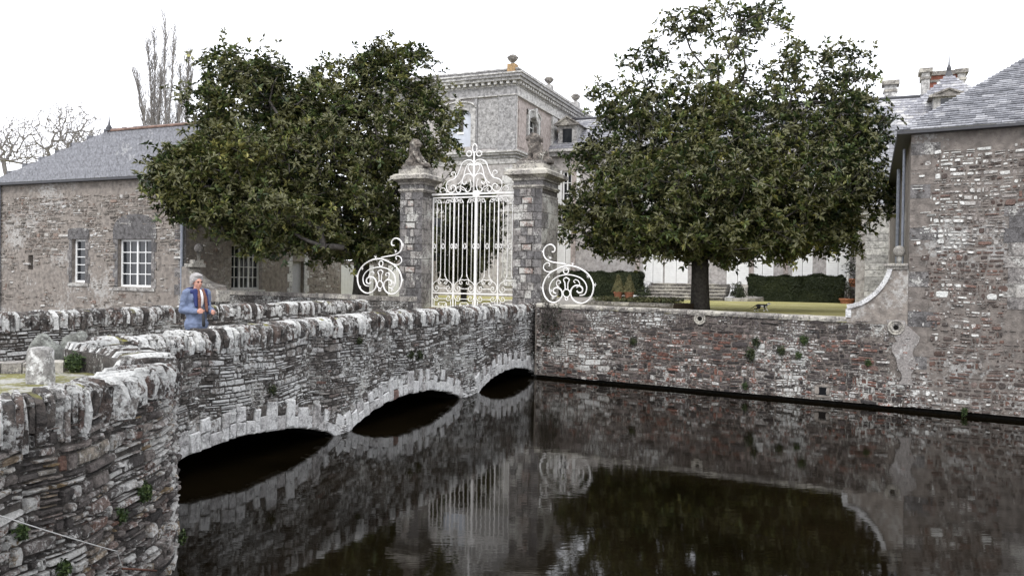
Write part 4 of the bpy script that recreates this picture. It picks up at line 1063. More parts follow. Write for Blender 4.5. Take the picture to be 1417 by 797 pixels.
# ================================================================ the chateau
K0 = dp(709, 385, 42)
CL = Face(K0, BP)                      # gate-side front of the left pavilion; u < 0 to the left of the corner
CR = Face(K0, BU)                      # its long side running back
chat = thing('chateau', 'grey stone chateau with corner pavilion, cornice and urns behind the gate', 'building', CL(8, 1.78, -10))
GZ = 1.8
zA = CL.z(697, 97.5); zB = CL.z(700, 105.5); zCn = CL.z(702, 113.5); zD = CL.z(703, 120); zE = CL.z(703, 132); zF = CL.z(703, 134.5); zS1 = CL.z(709, 208.5); zS2 = CL.z(709, 217)
UL = -9.0; UR = 12.9
def lbox(mb, z0, z1, ov, r=.5, ul=UL, ur=UR, dep=11):
    """a ring-like slab over the pavilion, overhanging by ov"""
    c = [CL(ul-ov, 0, ov), CL(0+ov, 0, ov), CL(0+ov, 0, -(ur+ov)), CL(ul-ov, 0, -(ur+ov))]
    vs = [V((p.x, p.y, z)) for z in (z0, z1) for p in c]
    return mb.add(vs, [(3, 2, 1, 0), (4, 5, 6, 7), (0, 1, 5, 4), (1, 2, 6, 5), (2, 3, 7, 6), (3, 0, 4, 7)], r)
def cw(S, x0, y0, x1, y1, yr=None):
    a = S.hit(x0, y1); b = S.hit(x1, y0); return [a[0], b[0], a[1], b[1]]
pw1 = cw(CL, 619, 146, 653, 206); pw1[2] = CL.z(636, 204); pw1[3] = CL.z(636, 152)
pw2 = [CR.s(730.5, 180), CR.s(743, 180), CR.z(736, 197), CR.z(736, 163)]
lowL = [[-5.6, -4.2, 3.2, 6.2]]
holed(CL, UL, 0, GZ, zD, [pw1]+lowL, M['chwall'], chat, reveal=.3, name='wall')
holed(CR, 0, UR, GZ, zD, [pw2], M['chpink'], chat, reveal=.3, name='wall')
# ashlar dressings: pilasters, plinths, frieze, panels
def dress(S, a, b, c, d, pr, r=.5, mat='chst', nm='pilaster', n=0):
    if n:
        z = c
        while z < d-.01:
            h = min(.42, d-z); m_ = MB(); m_.fbox(S, a, b, z+.006, z+h-.006, -.02, pr, min(1, max(0, r+R.uniform(-.35, .35)))); m_.build('ashlar_block', M[mat], chat); z += h
    else:
        m_ = MB(); m_.fbox(S, a, b, c, d, -.02, pr, r); m_.build(nm, M[mat], chat)
x = CL.s(690, 170)
dress(CL, x, .10, zS2+.3, zE, .10, .2); dress(CL, CL.s(656, 170), CL.s(661, 170), zS2+.3, zE, .09, .1)
dress(CL, CL.s(661.5, 170), CL.s(689.5, 170), zS2+.5, zE-.15, .03, .35, nm='wall_panel')
dress(CL, UL, .12, zE+.03, zD, .11, .15, nm='frieze'); dress(CL, UL, .14, zE-.04, zE+.028, .16, .7, nm='architrave')
dress(CR, -.0, CR.s(713.5, 170), zS2+.3, zE, .10, 1); dress(CR, CR.s(762.5, 170), CR.s(769.5, 170), zS2+.3, zE, .10, 1)
dress(CR, 0, UR, zE+.03, zD, .11, .9, nm='frieze'); dress(CR, 0, UR, zE-.04, zE+.028, .16, 1, nm='architrave')
dress(CR, CR.s(717, 170), CR.s(727, 170), zS2+.6, zE-.25, .03, .5, 'chpink', 'wall_panel'); dress(CR, CR.s(748, 170), CR.s(760, 170), zS2+.6, zE-.25, .03, .5, 'chpink', 'wall_panel')
# exposed brick patch high on the side
for i in range(60):
    u = R.uniform(CR.s(771, 170), UR-.3); v = R.uniform(zE-2.1, zE-.1)
    if (u-CR.s(771, 170))/3.5+(zE-v)/2.4 < 1.25:
        m_ = MB(); m_.fbox(CR, u, u+.32, v, v+.11, -.02, .02+R.random()*.02, R.random()); m_.build('brick', M['orange'] if R.random() < .5 else M['brick'], chat)
# stacked mouldings of the cornice and the string course
for (a, b, o, r, nm) in ((zD, zD+.07, .14, .6, 'cornice'), (zCn-.02, zCn+.13, .45, .5, 'cornice'), (zCn+.13, zB-.02, .56, .2, 'cornice'), (zB-.02, zB+.05, .62, .7, 'cornice'), (zB+.05, zA-.08, .25, .1, 'blocking_course'), (zA-.08, zA, .32, .5, 'blocking_course')):
    m_ = MB(); lbox(m_, a, b, o, r); m_.build(nm, M['chst'], chat)
m_ = MB(); lbox(m_, zD+.07, zCn-.02, .16, .3); m_.build('cornice', M['chst'], chat)
for (a, b, o, r) in ((zS1-.10, zS1, .32, .8), (zS1-.22, zS1-.10, .24, .4), (zS2-.05, zS1-.22, .12, .2), (zS2-.35, zS2-.05, .05, .6)):
    m_ = MB(); lbox(m_, a, b, o, r); m_.build('string_course', M['chst'], chat)
dn = 0
for (S, a, b) in ((CL, UL, .2), (CR, -.1, UR)):
    u = a
    while u < b:
        m_ = MB(); m_.fbox(S, u, u+.16, zD+.08, zCn-.025, .15, .36, 1); m_.build('dentil', M['chst'], chat); u += .36
# dressed windows
def arch_surround(S, w, ext, keyst=True, mat='chst'):
    a, b, c, d = w; m = (a+b)/2; r = (b-a)/2
    for (x0, x1) in ((a-ext, a), (b, b+ext)):
        m_ = MB(); m_.fbox(S, x0, x1, c, d, -.28, .12, .6); m_.build('jamb', M[mat], chat)
    vs = []; n = 12; k = r*.55
    arc = [(m-r*math.cos(t), d-k+k*math.sin(t)) for t in lin(0, math.pi, n)]
    # spandrel: solid between arc and the head
    for dd in (.10, -.28):
        for (x, z) in arc: vs.append(S(x, z, dd))
        for (x, z) in arc: vs.append(S(m+(x-m)*(1+ext/r), d+.32, dd))
    fs = []
    for i in range(n-1): fs += [(i, i+1, n+i+1, n+i), (i, 2*n+i, 2*n+i+1, i+1), (n+i, n+i+1, 3*n+i+1, 3*n+i)]
    mesh_obj('arch_head', vs, fs, M[mat], chat, rnd=[.4]*len(vs))
    if keyst: m_ = MB(); m_.fbox(S, m-.13, m+.13, d-.02, d+.5, .1, .26, .8); m_.build('keystone', M[mat], chat)
    m_ = MB(); pts = [S(m+(r+ext)*math.cos(t)*1.02, d+.02+.36*math.sin(t), .14) for t in lin(.0, math.pi, 12)]; m_.tube(pts, .05, 6, .9); m_.build('hood_mould', M[mat], chat)
arch_surround(CL, pw1, .28); arch_surround(CR, pw2, .25)
bl = plain('blue_grey_shutter_paint', (.50, .53, .58), .6, .3, .12, 3, .05)
a, b, c, d = pw1; m = (a+b)/2
for (x0, x1, lab) in ((a, a+(b-a)*.40, 1), (a+(b-a)*.62, b, 1)):
    m_ = MB(); m_.fbox(CL, x0, x1, c, d, -.2, -.14, .5); m_.build('shutter', bl, chat)
m_ = MB(); m_.fbox(CL, a+(b-a)*.40, a+(b-a)*.62, c, d-1.25, -.2, -.15, .5); m_.build('shutter', bl, chat)
m_ = MB(); m_.fbox(CL, a+(b-a)*.38, a+(b-a)*.64, d-1.32, d-1.2, -.2, -.10, .5); m_.build('window_bar', M['whitep'], chat)
window(CR, chat, *pw2, 2, 1, 3, M['woodfr'], rec=.2, fw=.1, bw=.05)
for w in lowL: window(CL, chat, *w, 2, 1, 3, M['woodfr'], rec=.2, fw=.1, bw=.05)
# pale ashlar of the lower storey between the gate bars
z = GZ+.6; k = 0
while z < zS2-.6:
    for (a, b) in ((-.75+(.0 if k % 2 else .12), .0),):
        m_ = MB(); m_.fbox(CL, a+.1, b, z+.008, z+.412, -.02, .05, R.uniform(.4, 1)); m_.build('ashlar_block', M['chst'], chat)
    z += .42; k += 1
dress(CL, UL, 0.06, 6.35, 6.55, .14, .7, nm='string_course'); dress(CL, UL, 0.06, 6.75, 6.85, .12, .7, nm='string_course')
# urns on pedestals
def urn(c, s, col='orange'):
    r = chat
    m_ = MB(); m_.box(c+V((0, 0, .45*s)), BP*.36*s, BU*.36*s, (0, 0, .45*s), .5); o = m_.build('urn_pedestal', M[col], r)
    m_ = MB(); m_.lathe(c+V((0, 0, .9*s)), [(.2*s, 0), (.16*s, .08*s), (.13*s, .14*s), (.3*s, .28*s), (.42*s, .42*s), (.44*s, .52*s), (.5*s, .56*s), (.48*s, .62*s), (.32*s, .66*s), (.3*s, .78*s), (.1*s, .84*s)], 10, .5); m_.build('urn', M['cap'], r)
urn(CL(-.1, zA-.35, .15), .62)
urn(CR(CR.s(757, 135), zA-.3, .1), .6, 'chst'); urn(CR(CR.s(794, 160), zA-.3, .1), .66, 'chst')
# main block: front plane meets the pavilion side
S0 = CR.s(762, 218)
CM = Face(CR(S0, 0, 0), BP)
zE1 = CM.z(765, 218); ML = 21.5
wins = []
for (x0, x1, y0, y1) in ((776, 790, 312, 378), (896, 912, 330, 392), (926, 946, 350, 396), (1012, 1030, 345, 398), (1046, 1064, 345, 400), (1103, 1118, 330, 398), (1150, 1170, 318, 399)):
    w = cw(CM, x0, y0, x1, y1); w[2] = max(w[2], 2.6 if 880 < x0 < 1020 else 2.1); wins.append(w)
holed(CM, 0, ML, GZ, zE1, wins+[[w[0], w[1], 7.2, 9.2] for w in wins], M['chwall'], chat, reveal=.3)
for w in wins:
    mid_ = (w[0]+w[1])/2
    for (x0, x1) in ((w[0]-.25, mid_-.015), (mid_+.015, w[1]+.25)):
        m_ = MB(); m_.fbox(CM, x0, x1, w[2], w[3], .01, .04, .5); o = m_.build('shutter', M['whitep'], chat)
        l_ = MB(); z = w[2]+.12
        while z < w[3]-.12: l_.fbox(CM, x0+.07, x1-.07, z, z+.06, .04, .065, .5); z += .12
        l_.build('louvres', M['whitep'], o)
    for (zz0, zz1) in ((7.2, 9.2),):
        window(CM, chat, w[0], w[1], zz0, zz1, 2, 1, 3, M['whitep'], rec=.15, fw=.08, bw=.04)
        for (x0, x1) in ((w[0]-.5, w[0]-.02), (w[1]+.02, w[1]+.5)):
            m_ = MB(); m_.fbox(CM, x0, x1, zz0, zz1, .01, .03, .5)
            o = m_.build('shutter', M['whitep'], chat)
            l_ = MB(); z = zz0+.1
            while z < zz1-.1: l_.fbox(CM, x0+.04, x1-.04, z, z+.05, .03, .055, .5); z += .1
            l_.build('louvres', M['whitep'], o)
for x in (793, 882, 1040, 1087, 1187): dress(CM, CM.s(x-3, 380), CM.s(x+3, 380), GZ, zE1, .12, .5, 'chpink')
dress(CM, 0, ML, zE1, zE1+.25, .35, .3, nm='cornice'); dress(CM, 0, ML, zE1+.25, zE1+.4, .5, .8, nm='cornice'); dress(CM, 0, ML, 6.2, 6.5, .14, .8, nm='string_course'); dress(CM, 0, ML, GZ, 2.2, .12, .4, nm='plinth')
# roof of the main block
zR = dp(800, 169, CR(S0+3.2, 0, 0).y).z
e = CM.D; O = CM(-.2, zE1+.41, .45); upv = (-CM.N*3.2+V((0, 0, zR-zE1-.41))); VL = upv.length; up = upv.normalized(); nr = e.cross(up); nr = nr if nr.z > 0 else -nr
slates(chat, O, e, up, nr, lambda v: (0, ML), VL, .6, .3, M['slate_old'], 60)
m_ = MB(); m_.add([O, O+e*ML, O+e*ML+upv, O+upv], [(0, 1, 2, 3)]).add([O+upv, O+upv+e*ML, O+e*ML+upv-CM.N*6, O+upv-CM.N*6], [(0, 1, 2, 3)]).add([O+e*ML, O+e*ML+upv, O+e*ML-CM.N*6], [(0, 1, 2)]); m_.build('roof', M['slate_old'], chat)
m_ = MB(); m_.tube([O+upv, O+upv+e*ML], .12, 6); m_.build('ridge', M['gutter'], chat)
def dormer(S, u, zb, w, h, d0, dep, ph=.42):
    m_ = MB(); m_.fbox(S, u-w/2, u+w/2, zb, zb+h, -dep, d0, .4); o = m_.build('dormer', M['chst'], chat)
    m_ = MB(); m_.fbox(S, u-w*.25, u+w*.25, zb+.1, zb+h*.85, d0-.05, d0+.012, .4); m_.build('dormer_window', M['glass'], o)
    P = [(u-w*.68, zb+h), (u+w*.68, zb+h), (u, zb+h+w*ph)]
    vs = [S(a, b, d) for d in (d0+.15, -dep) for a, b in P]
    mesh_obj('pediment', vs, [(0, 1, 2), (5, 4, 3), (0, 3, 4, 1), (1, 4, 5, 2), (2, 5, 3, 0)], M['cap'], o, rnd=[.5]*6)
    for (a, b) in ((P[0], P[2]), (P[2], P[1]), (P[0], P[1])):
        m_ = MB(); m_.tube([S(*a, d0+.18), S(*b, d0+.18)], .06, 4); m_.build('pediment_moulding', M['cap'], o)
dormer(CM, CM.s(784, 205), zE1+.42, 1.15, 1.45, -.1, 2.0)
for x in (880, 980, 1090): dormer(CM, CM.s(x, 205), zE1+.42, 1.15, 1.45, -.1, 2.0)
# chimneys and the steep roofed end pavilion on the right
def chimney(c, w, d, z0, z1, mat, label=None, cap=.14):
    m_ = MB(); m_.box(V((c.x, c.y, (z0+z1)/2)), BP*w, BU*d, (0, 0, (z1-z0)/2), .6); o = m_.build('chimney', M[mat], chat, **({'label': label} if label else {}))
    m_ = MB(); m_.box(V((c.x, c.y, z1-.12)), BP*(w+cap), BU*(d+cap), (0, 0, .12), .5).box(V((c.x, c.y, z1-.55)), BP*(w+.06), BU*(d+.06), (0, 0, .07), .5); m_.build('chimney_cap', M['cap'], o)
q = dp(1232, 130, 44); chimney(q, .3, .3, 9, dp(1232, 113.5, 44).z, 'chst')
q0 = dp(1276, 120, 46); q1 = dp(1333, 120, 46)
zt = dp(1305, 101, 46).z
chimney((q0+q1)/2, (q1-q0).length/2-.15, .4, 9, zt, 'brick', 'wide red brick chimney')
for x in (1280, 1329): q = dp(x, 120, 45.6); chimney(q, .2, .45, 9.5, zt+.02, 'chst')
AP = dp(1313, 102, 40); 
PC = V((AP.x, AP.y, 0)); zbk = dp(1240, 176, 38).z; zev = 6.4
def ringp(hw, z): return [PC+BP*(sx*hw)+BU*(sy*hw)+V((0, 0, z)) for sx, sy in ((-1, -1), (1, -1), (1, 1), (-1, 1))]
hw1 = 2.95; hw2 = 4.5
r1, r2 = ringp(hw1, zbk), ringp(hw2, zev)
m_ = MB(); m_.add(r2+r1+[AP], [(0, 1, 5, 4), (1, 2, 6, 5), (2, 3, 7, 6), (3, 0, 4, 7), (4, 5, 8), (5, 6, 8), (6, 7, 8), (7, 4, 8)]); m_.build('pavilion_roof', M['slate_old'], chat)
for (A_, B_, Tt, hh) in ((r1[0], r1[1], AP, 0),):
    e = (B_-A_).normalized(); mid = (A_+B_)/2; upv = Tt-mid; VL = upv.length; up = upv.normalized(); nr = e.cross(up); nr = nr if nr.z > 0 else -nr
    L_ = (B_-A_).length; slates(chat, A_, e, up, nr, lambda v: (L_/2*v/VL, L_-L_/2*v/VL), VL, .4, .22, M['slate_old'], 60)
A_, B_ = r2[0], r2[1]; e = (B_-A_).normalized(); upv = (r1[0]+r1[1])/2-(A_+B_)/2; VL = upv.length; up = upv.normalized(); nr = e.cross(up); nr = nr if nr.z > 0 else -nr; L_ = (B_-A_).length
slates(chat, A_, e, up, nr, lambda v: ((hw2-hw1)*v/VL, L_-(hw2-hw1)*v/VL), VL, .4, .24, M['slate'], 60)
m_ = MB(); m_.lathe(AP, [(.22, -.15), (.10, .1), (.12, .25), (.04, .45), (.015, .95)], 8); m_.build('finial', M['gutter'], chat)
PF = Face(ringp(hw2-.35, 0)[0], BP)
pwid = 2*(hw2-.35)
m_ = MB(); m_.fbox(PF, 0, pwid, GZ, zev+.02, -7, 0, .5); m_.build('wall', M['chwall'], chat)
m_ = MB(); m_.fbox(PF, -.35, pwid+.35, zev-.05, zev+.12, -7, .42, .5).fbox(PF, -.15, pwid+.15, zev-.3, zev-.05, -7, .2, .9); m_.build('cornice', M['chst'], chat)
x0, x1 = PF.s(1197, 350), PF.s(1229, 350)
z = GZ
while z < zev-.4:
    m_ = MB(); m_.fbox(PF, max(x0, 0), x1, z+.008, z+.33, -.02, .1, R.uniform(.4, 1)); m_.build('ashlar_block', M['chst'], chat); z += .34
dormer(PF, PF.s(1317, 135), dp(1320, 153, 37.5).z, 1.2, .70, -1.5, 3, .27)

# garden steps to the chateau door
steps = thing('garden_steps', 'wide grey stone steps with low curved side walls behind the big magnolia', 'steps', CM(8, 1.78, 3))
sc = CM.s(958, 400); sw = (CM.s(1012, 400)-CM.s(905, 400))/2
for i in range(5):
    m_ = MB(); m_.fbox(CM, sc-sw+.02*i, sc+sw-.02*i, 1.70+.17*i-.0, 1.985+.17*i, .12, 3.3-.55*i, R.uniform(.2, .5)).fbox(CM, sc-sw+.02*i, sc+sw-.02*i, 1.987+.17*i, 2.03+.17*i, .12, 3.35-.55*i, 1); m_.build('step', M['cap'], steps)
for sg in (-1, 1):
    pts = [(0, 1.7), (0, 2.75), (.5, 2.72), (1.0, 2.55), (1.5, 2.25), (2.1, 2.08), (3.3, 2.05), (3.3, 1.7)]
    vs = [CM(sc+sg*(sw+.1+o), z, .1+d) for o in (0, .35) for d, z in pts]; n = len(pts)
    mesh_obj('side_wall', vs, [tuple(range(n)), tuple(range(2*n-1, n-1, -1))]+[(i, n+i, n+(i+1) % n, (i+1) % n) for i in range(n)], M['lime'], steps, rnd=[.5]*len(vs))
    vs = [CM(sc+sg*(sw+.45+o*(1-d/5)), z-.05, .1+d) for o in (0, 2.2) for d, z in pts]
    mesh_obj('ramp_wall', vs, [tuple(range(n)), tuple(range(2*n-1, n-1, -1))]+[(i, n+i, n+(i+1) % n, (i+1) % n) for i in range(n)], M['cap'], steps, rnd=[.8]*len(vs))
# small side stair with railing at the right
ss_ = thing('side_stair', 'short dark stair with thin white railing beside the clipped hedge', 'steps', dp(1187, 415, 33))
SF = CM.off(2.1)
for i in range(6):
    m_ = MB(); m_.fbox(SF, SF.s(1176, 400), SF.s(1197, 400), 1.70, 1.9+.15*i, -1.8, -.28*i, R.uniform(.2, .8)); m_.build('step', M['cap'], ss_)
for x in (1173, 1198):
    u = SF.s(x, 400); m_ = MB(); m_.tube([SF(u, 1.85, .3), SF(u, 3.35, .3)], .03, 6); m_.build('railing_post', M['whitep'], ss_)
for i in range(7):
    u = SF.s(1181+i*2.6, 400); m_ = MB(); m_.tube([SF(u, 2.6, -1.5), SF(u, 3.65, -1.5)], .02, 4); m_.build('baluster', M['whitep'], ss_)
m_ = MB(); m_.tube([SF(SF.s(1180, 400), 3.65, -1.5), SF(SF.s(1200, 400), 3.65, -1.5)], .03, 5); m_.build('handrail', M['whitep'], ss_)

# ================================================================ vegetation
def leaves_mesh(name, C, Dn, Ln, Wd, rn, mat, parent, seed, fold=.35, nper=7, spread=.9, cup=.25):
    """rosettes of folded leaves; C centres (n,3), Dn axis (n,3)"""
    rs = np.random.RandomState(seed); n = len(C)
    C = np.repeat(C, nper, 0); D = np.repeat(Dn, nper, 0); m = len(C)
    a = rs.normal(size=(m, 3)); a -= (a*D).sum(1, keepdims=True)*D; a /= np.linalg.norm(a, axis=1, keepdims=True)+1e-9
    d = a*spread+D*rs.uniform(-.1, .75, (m, 1))+rs.normal(size=(m, 3))*.12; d /= np.linalg.norm(d, axis=1, keepdims=True)
    w = np.cross(d, D+rs.normal(size=(m, 3))*.25); w /= np.linalg.norm(w, axis=1, keepdims=True)+1e-9
    nn = np.cross(w, d)
    L = Ln*rs.uniform(.65, 1.25, (m, 1)); Wq = Wd*rs.uniform(.75, 1.2, (m, 1))
    st = C+d*L*.08
    b = st; t = st+d*L-nn*L*.18*rs.uniform(0, 1.6, (m, 1)); mid = st+d*L*.5
    l = mid+w*Wq*.5+nn*Wq*fold; r = mid-w*Wq*.5+nn*Wq*fold
    vs = np.stack([b, r, t, l], 1).reshape(-1, 3)
    rv = np.clip(np.repeat(rn, nper)+rs.normal(size=m)*.13, 0, 1)
    return quick_mesh(name, vs, np.arange(m*4).reshape(-1, 4)[:, [0, 1, 2, 0, 2, 3]].reshape(-1, 3), mat, parent, np.repeat(rv, 4))
def quick_mesh(name, vs, tris, mat, parent, rnd, kind=None, smooth=False):
    me = bpy.data.meshes.new(name); off = wloc(parent) if parent else V((0, 0, 0))
    vs = np.asarray(vs, dtype=np.float32)-np.array(tuple(off), dtype=np.float32)
    k = tris.shape[1]
    me.vertices.add(len(vs)); me.vertices.foreach_set('co', vs.ravel()); me.loops.add(tris.size); me.loops.foreach_set('vertex_index', tris.ravel().astype(np.int32))
    me.polygons.add(len(tris)); me.polygons.foreach_set('loop_start', np.arange(0, tris.size, k, dtype=np.int32)); me.polygons.foreach_set('loop_total', np.full(len(tris), k, dtype=np.int32))
    me.update(calc_edges=True)
    if smooth: me.polygons.foreach_set('use_smooth', [True]*len(tris))
    at = me.attributes.new('rnd', 'FLOAT', 'POINT'); at.data.foreach_set('value', np.asarray(rnd, dtype=np.float32))
    me.materials.append(mat); o = link(bpy.data.objects.new(name, me))
    if parent: o.parent = parent
    if kind: o['kind'] = kind
    return o
def skeleton(pts, trunk, seed, step=.45, wig=.10, bias=.35, droop=0):
    """connect points to a growing tree; trunk: list of node positions. returns nodes, parent, pathlength, child tips"""
    rs = np.random.RandomState(seed)
    nd = [np.array(p, float) for p in trunk]; par = [-1]+list(range(len(trunk)-1)); pl = [0.0]
    for i in range(1, len(nd)): pl.append(pl[-1]+np.linalg.norm(nd[i]-nd[i-1]))
    root = nd[-1]
    order = np.argsort(np.linalg.norm(pts-root, axis=1)+rs.uniform(0, .8, len(pts)))
    NA = np.zeros((60000, 3)); PA = np.zeros(60000); n = len(nd); NA[:n] = nd; PA[:n] = pl
    lo = max(len(trunk)-4, 1)
    tips = []
    for ix in order:
        p = pts[ix]; dd = np.linalg.norm(NA[lo:n]-p, axis=1); 
        # prefer nodes inward of the point
        c = dd+bias*PA[lo:n]*.35; c += np.where(NA[lo:n, 2] > p[2]+.6, .5, 0)
        j = int(np.argmin(c))+lo; q = NA[j]; L = dd[j-lo]; k = max(1, int(L/step))
        if n+k >= 60000: break
        prev = j; side = rs.normal(size=3)*wig*L
        for s in range(1, k+1):
            t = s/k; x = q+(p-q)*t+side*math.sin(math.pi*t)*.6+rs.normal(size=3)*wig*.25*step*(t < 1)
            x[2] -= droop*math.sin(math.pi*t)*L
            NA[n] = x; PA[n] = PA[prev]+L/k; par.append(prev); prev = n; n += 1
        tips.append(n-1)
    return NA[:n], np.array(par), PA[:n], np.array(tips)
def limbs(name, Nn, par, r0, rtip, mat, parent, power=2.3, sides=5, rmin=0):
    n = len(Nn); w = np.zeros(n); ch = np.zeros(n, int)
    for i in range(n-1, 0, -1):
        if ch[i] == 0: w[i] += rtip**power
        w[par[i]] += w[i]; ch[par[i]] += 1
    rad = w**(1/power); rad = np.maximum(rad*min(1, r0/max(rad[0], 1e-6)), rtip*.8)
    idx = [i for i in range(1, n) if rad[i] > rmin]
    idx = np.array(idx); a = Nn[par[idx]]; b = Nn[idx]; ra = np.minimum(rad[par[idx]], rad[idx]*1.35); rb_ = rad[idx]
    d = b-a; L = np.linalg.norm(d, axis=1, keepdims=True)+1e-9; d = d/L
    up = np.where(np.abs(d[:, 2:3]) < .9, np.array([[0, 0, 1.]]), np.array([[1., 0, 0]])); x = np.cross(d, up); x /= np.linalg.norm(x, axis=1, keepdims=True); y = np.cross(d, x)
    b = b+d*np.minimum(rb_[:, None]*.4, L*.3)
    ang = np.arange(sides)*2*np.pi/sides
    ring = lambda c, r: c[:, None]+(x[:, None]*np.cos(ang)[None, :, None]+y[:, None]*np.sin(ang)[None, :, None])*r[:, None, None]
    vs = np.concatenate([ring(a, ra), ring(b, rb_)], 1).reshape(-1, 3); base = np.arange(len(idx))[:, None]*2*sides
    q = np.array([[k, (k+1) % sides, sides+(k+1) % sides, sides+k] for k in range(sides)])
    quads = (base[:, :, None]+q[None]).reshape(-1, 4)
    return quick_mesh(name, vs, quads, mat, parent, np.full(len(vs), .5), smooth=True), rad
def crown_points(n, prof, cx_w, cy_w, Y, seed, shell=.55, gap=.0, gs=.55, depth=1.0, zbias=None):
    """prof: pixel rows (y, xl, xr) of the silhouette at distance Y, turned into a solid crown"""
    rs = np.random.RandomState(seed); rows = []
    for (y, xl, xr) in prof:
        a = dp(xl, y, Y); b = dp(xr, y, Y); rows.append(((a.z+b.z)/2, a.x-cx_w, b.x-cx_w))
    rows.sort(); zz = np.array([r[0] for r in rows]); xl = np.array([r[1] for r in rows]); xr = np.array([r[2] for r in rows])
    out = []
    wz = (xr-xl); 
    while len(out) < n:
        z = rs.uniform(zz[0], zz[-1]); l = np.interp(z, zz, xl); r = np.interp(z, zz, xr)
        if rs.rand() > ((r-l)/wz.max())**1.4: continue
        c = (l+r)/2; hx = (r-l)/2; hy = hx*depth
        a = rs.uniform(0, 2*np.pi); q = rs.rand()**shell
        x = c+hx*q*math.cos(a); y = hy*q*math.sin(a)
        lump = mnoise.noise(V((x*gs+seed, y*gs, z*gs)))+.5*mnoise.noise(V((x*gs*2.3+seed, y*gs*2.3, z*gs*2.3)))
        if lump < gap and rs.rand() < .88: continue
        if q > .8 and lump < gap+.25 and rs.rand() < .6: continue
        out.append((cx_w+x, cy_w+y, z))
    return np.array(out)
def lobe_points(lobes, n, by, Y, seed):
    """lobes: (px, py, rx px, ry px, depth offset m, depth radius factor, share); points crowd towards each lobe's skin"""
    rs = np.random.RandomState(seed); out = []
    tot = sum(l[6] for l in lobes)
    for (x, y, rx, ry, dy, df, sh) in lobes:
        c = dp(x, y, Y+dy); sc_ = (Y+dy)/F; k = int(n*sh/tot)
        d = rs.normal(size=(k, 3)); d /= np.linalg.norm(d, axis=1, keepdims=True)
        q = rs.rand(k, 1)**.36
        for i in range(k):
            nn = mnoise.noise(V(tuple(d[i]*1.9))+V((seed+x*.1, y*.1, 0)))
            q[i] *= 1+.42*nn
        r = np.array([rx*sc_, .5*(rx+ry)*sc_*df, ry*sc_])
        P = np.array(tuple(c))+d*q*r
        for p in P:
            if mnoise.noise(V(tuple(p*1.05))+V((seed, 3, 0))) < -.20 and rs.rand() < .8: continue
            out.append(p)
    return np.array(out)
def magnolia(label, lobes, tx, ty, Y, ntips, seed, per, trunk_r, trunk_h, lsize=.17, tone=.45, cat='tree', bark='bark', lo=1.95, bend=0):
    base = dp(tx, ty, Y); base.z = 1.85
    root = thing('magnolia_tree', label, cat, base)
    P = lobe_points(lobes, ntips, base.y, Y, seed); P = P[P[:, 2] > base.z+.75]
    tr = [(base.x+.03*math.sin(i)+bend*i*.1, base.y, base.z-.1+i*.35) for i in range(int(trunk_h/.35)+3)]
    Nn, par, pl, tips = skeleton(P, tr, seed, step=.38, wig=.12, bias=.45)
    rg = random.Random(seed)
    tz = [(-.2, trunk_r*1.25), (.1, trunk_r*1.08), (.5, trunk_r), (trunk_h*.7, trunk_r*.95), (trunk_h+.5, trunk_r*.9)]
    tm = MB(); tm.tube([V((base.x+rg.uniform(-.03, .03)+bend*max(z, 0)*.28, base.y, base.z+z)) for z, r in tz], [r for z, r in tz], 14); tm.build('trunk', M['bark_dark'], root, smooth=True)
    limbs('limbs', Nn, par, trunk_r*.8, .011, M['bark'], root, power=2.3)
    rs = np.random.RandomState(seed+1)
    dirs = Nn[tips]-Nn[par[tips]]; dirs /= np.linalg.norm(dirs, axis=1, keepdims=True)+1e-9; cen = []; ax = []
    for k in range(per):
        o = rs.normal(size=(len(tips), 3))*(.0 if k == 0 else .17); c = Nn[tips]+o; d = dirs*.6+rs.normal(size=(len(tips), 3))*.45+np.array([0, 0, .6]); d /= np.linalg.norm(d, axis=1, keepdims=True)
        sel = rs.rand(len(tips)) < (1 if k < 2 else .75); cen.append(c[sel]); ax.append(d[sel])
    cen = np.concatenate(cen); ax = np.concatenate(ax)
    lum = np.array([mnoise.noise(V((c[0]*.7, c[1]*.7, c[2]*.7+seed))) for c in cen])
    rn = np.clip(tone+.45*lum+rs.normal(size=len(cen))*.16, 0, 1)
    leaves_mesh('crown', cen, ax, lsize, lsize*.40, rn, M['magnolia'], root, seed, nper=8)
    return root
magnolia('big round magnolia with thick dark trunk standing on the lawn behind the right wall',
    [(1010, 55, 80, 55, 0, .7, 2.1), (1060, 20, 48, 30, .3, .7, .8), (950, 25, 48, 30, -.3, .7, .7), (1130, 95, 75, 42, 0, .7, 2.4), (900, 85, 40, 26, 0, .8, .7), (868, 155, 55, 42, .2, .8, 2.4), (960, 165, 90, 65, -1.5, .8, 8), (1090, 175, 110, 75, .3, .9, 9),
     (1180, 175, 52, 55, 0, .8, 4), (850, 250, 72, 62, 0, .9, 7.5), (960, 260, 120, 80, -2.2, .7, 13), (1090, 265, 115, 80, -1.2, .9, 13), (1180, 260, 54, 62, 0, .9, 6), (820, 308, 46, 40, .3, .8, 3.5), (900, 326, 88, 38, 0, 1.2, 10), (1020, 332, 105, 34, 0, 1.3, 12), (1120, 318, 70, 38, 0, 1.2, 8), (1000, 300, 150, 60, 2, 1, 8)],
    968, 432, 27.0, 4800, 21, 4, .31, 1.3, tone=.53, lsize=.19)
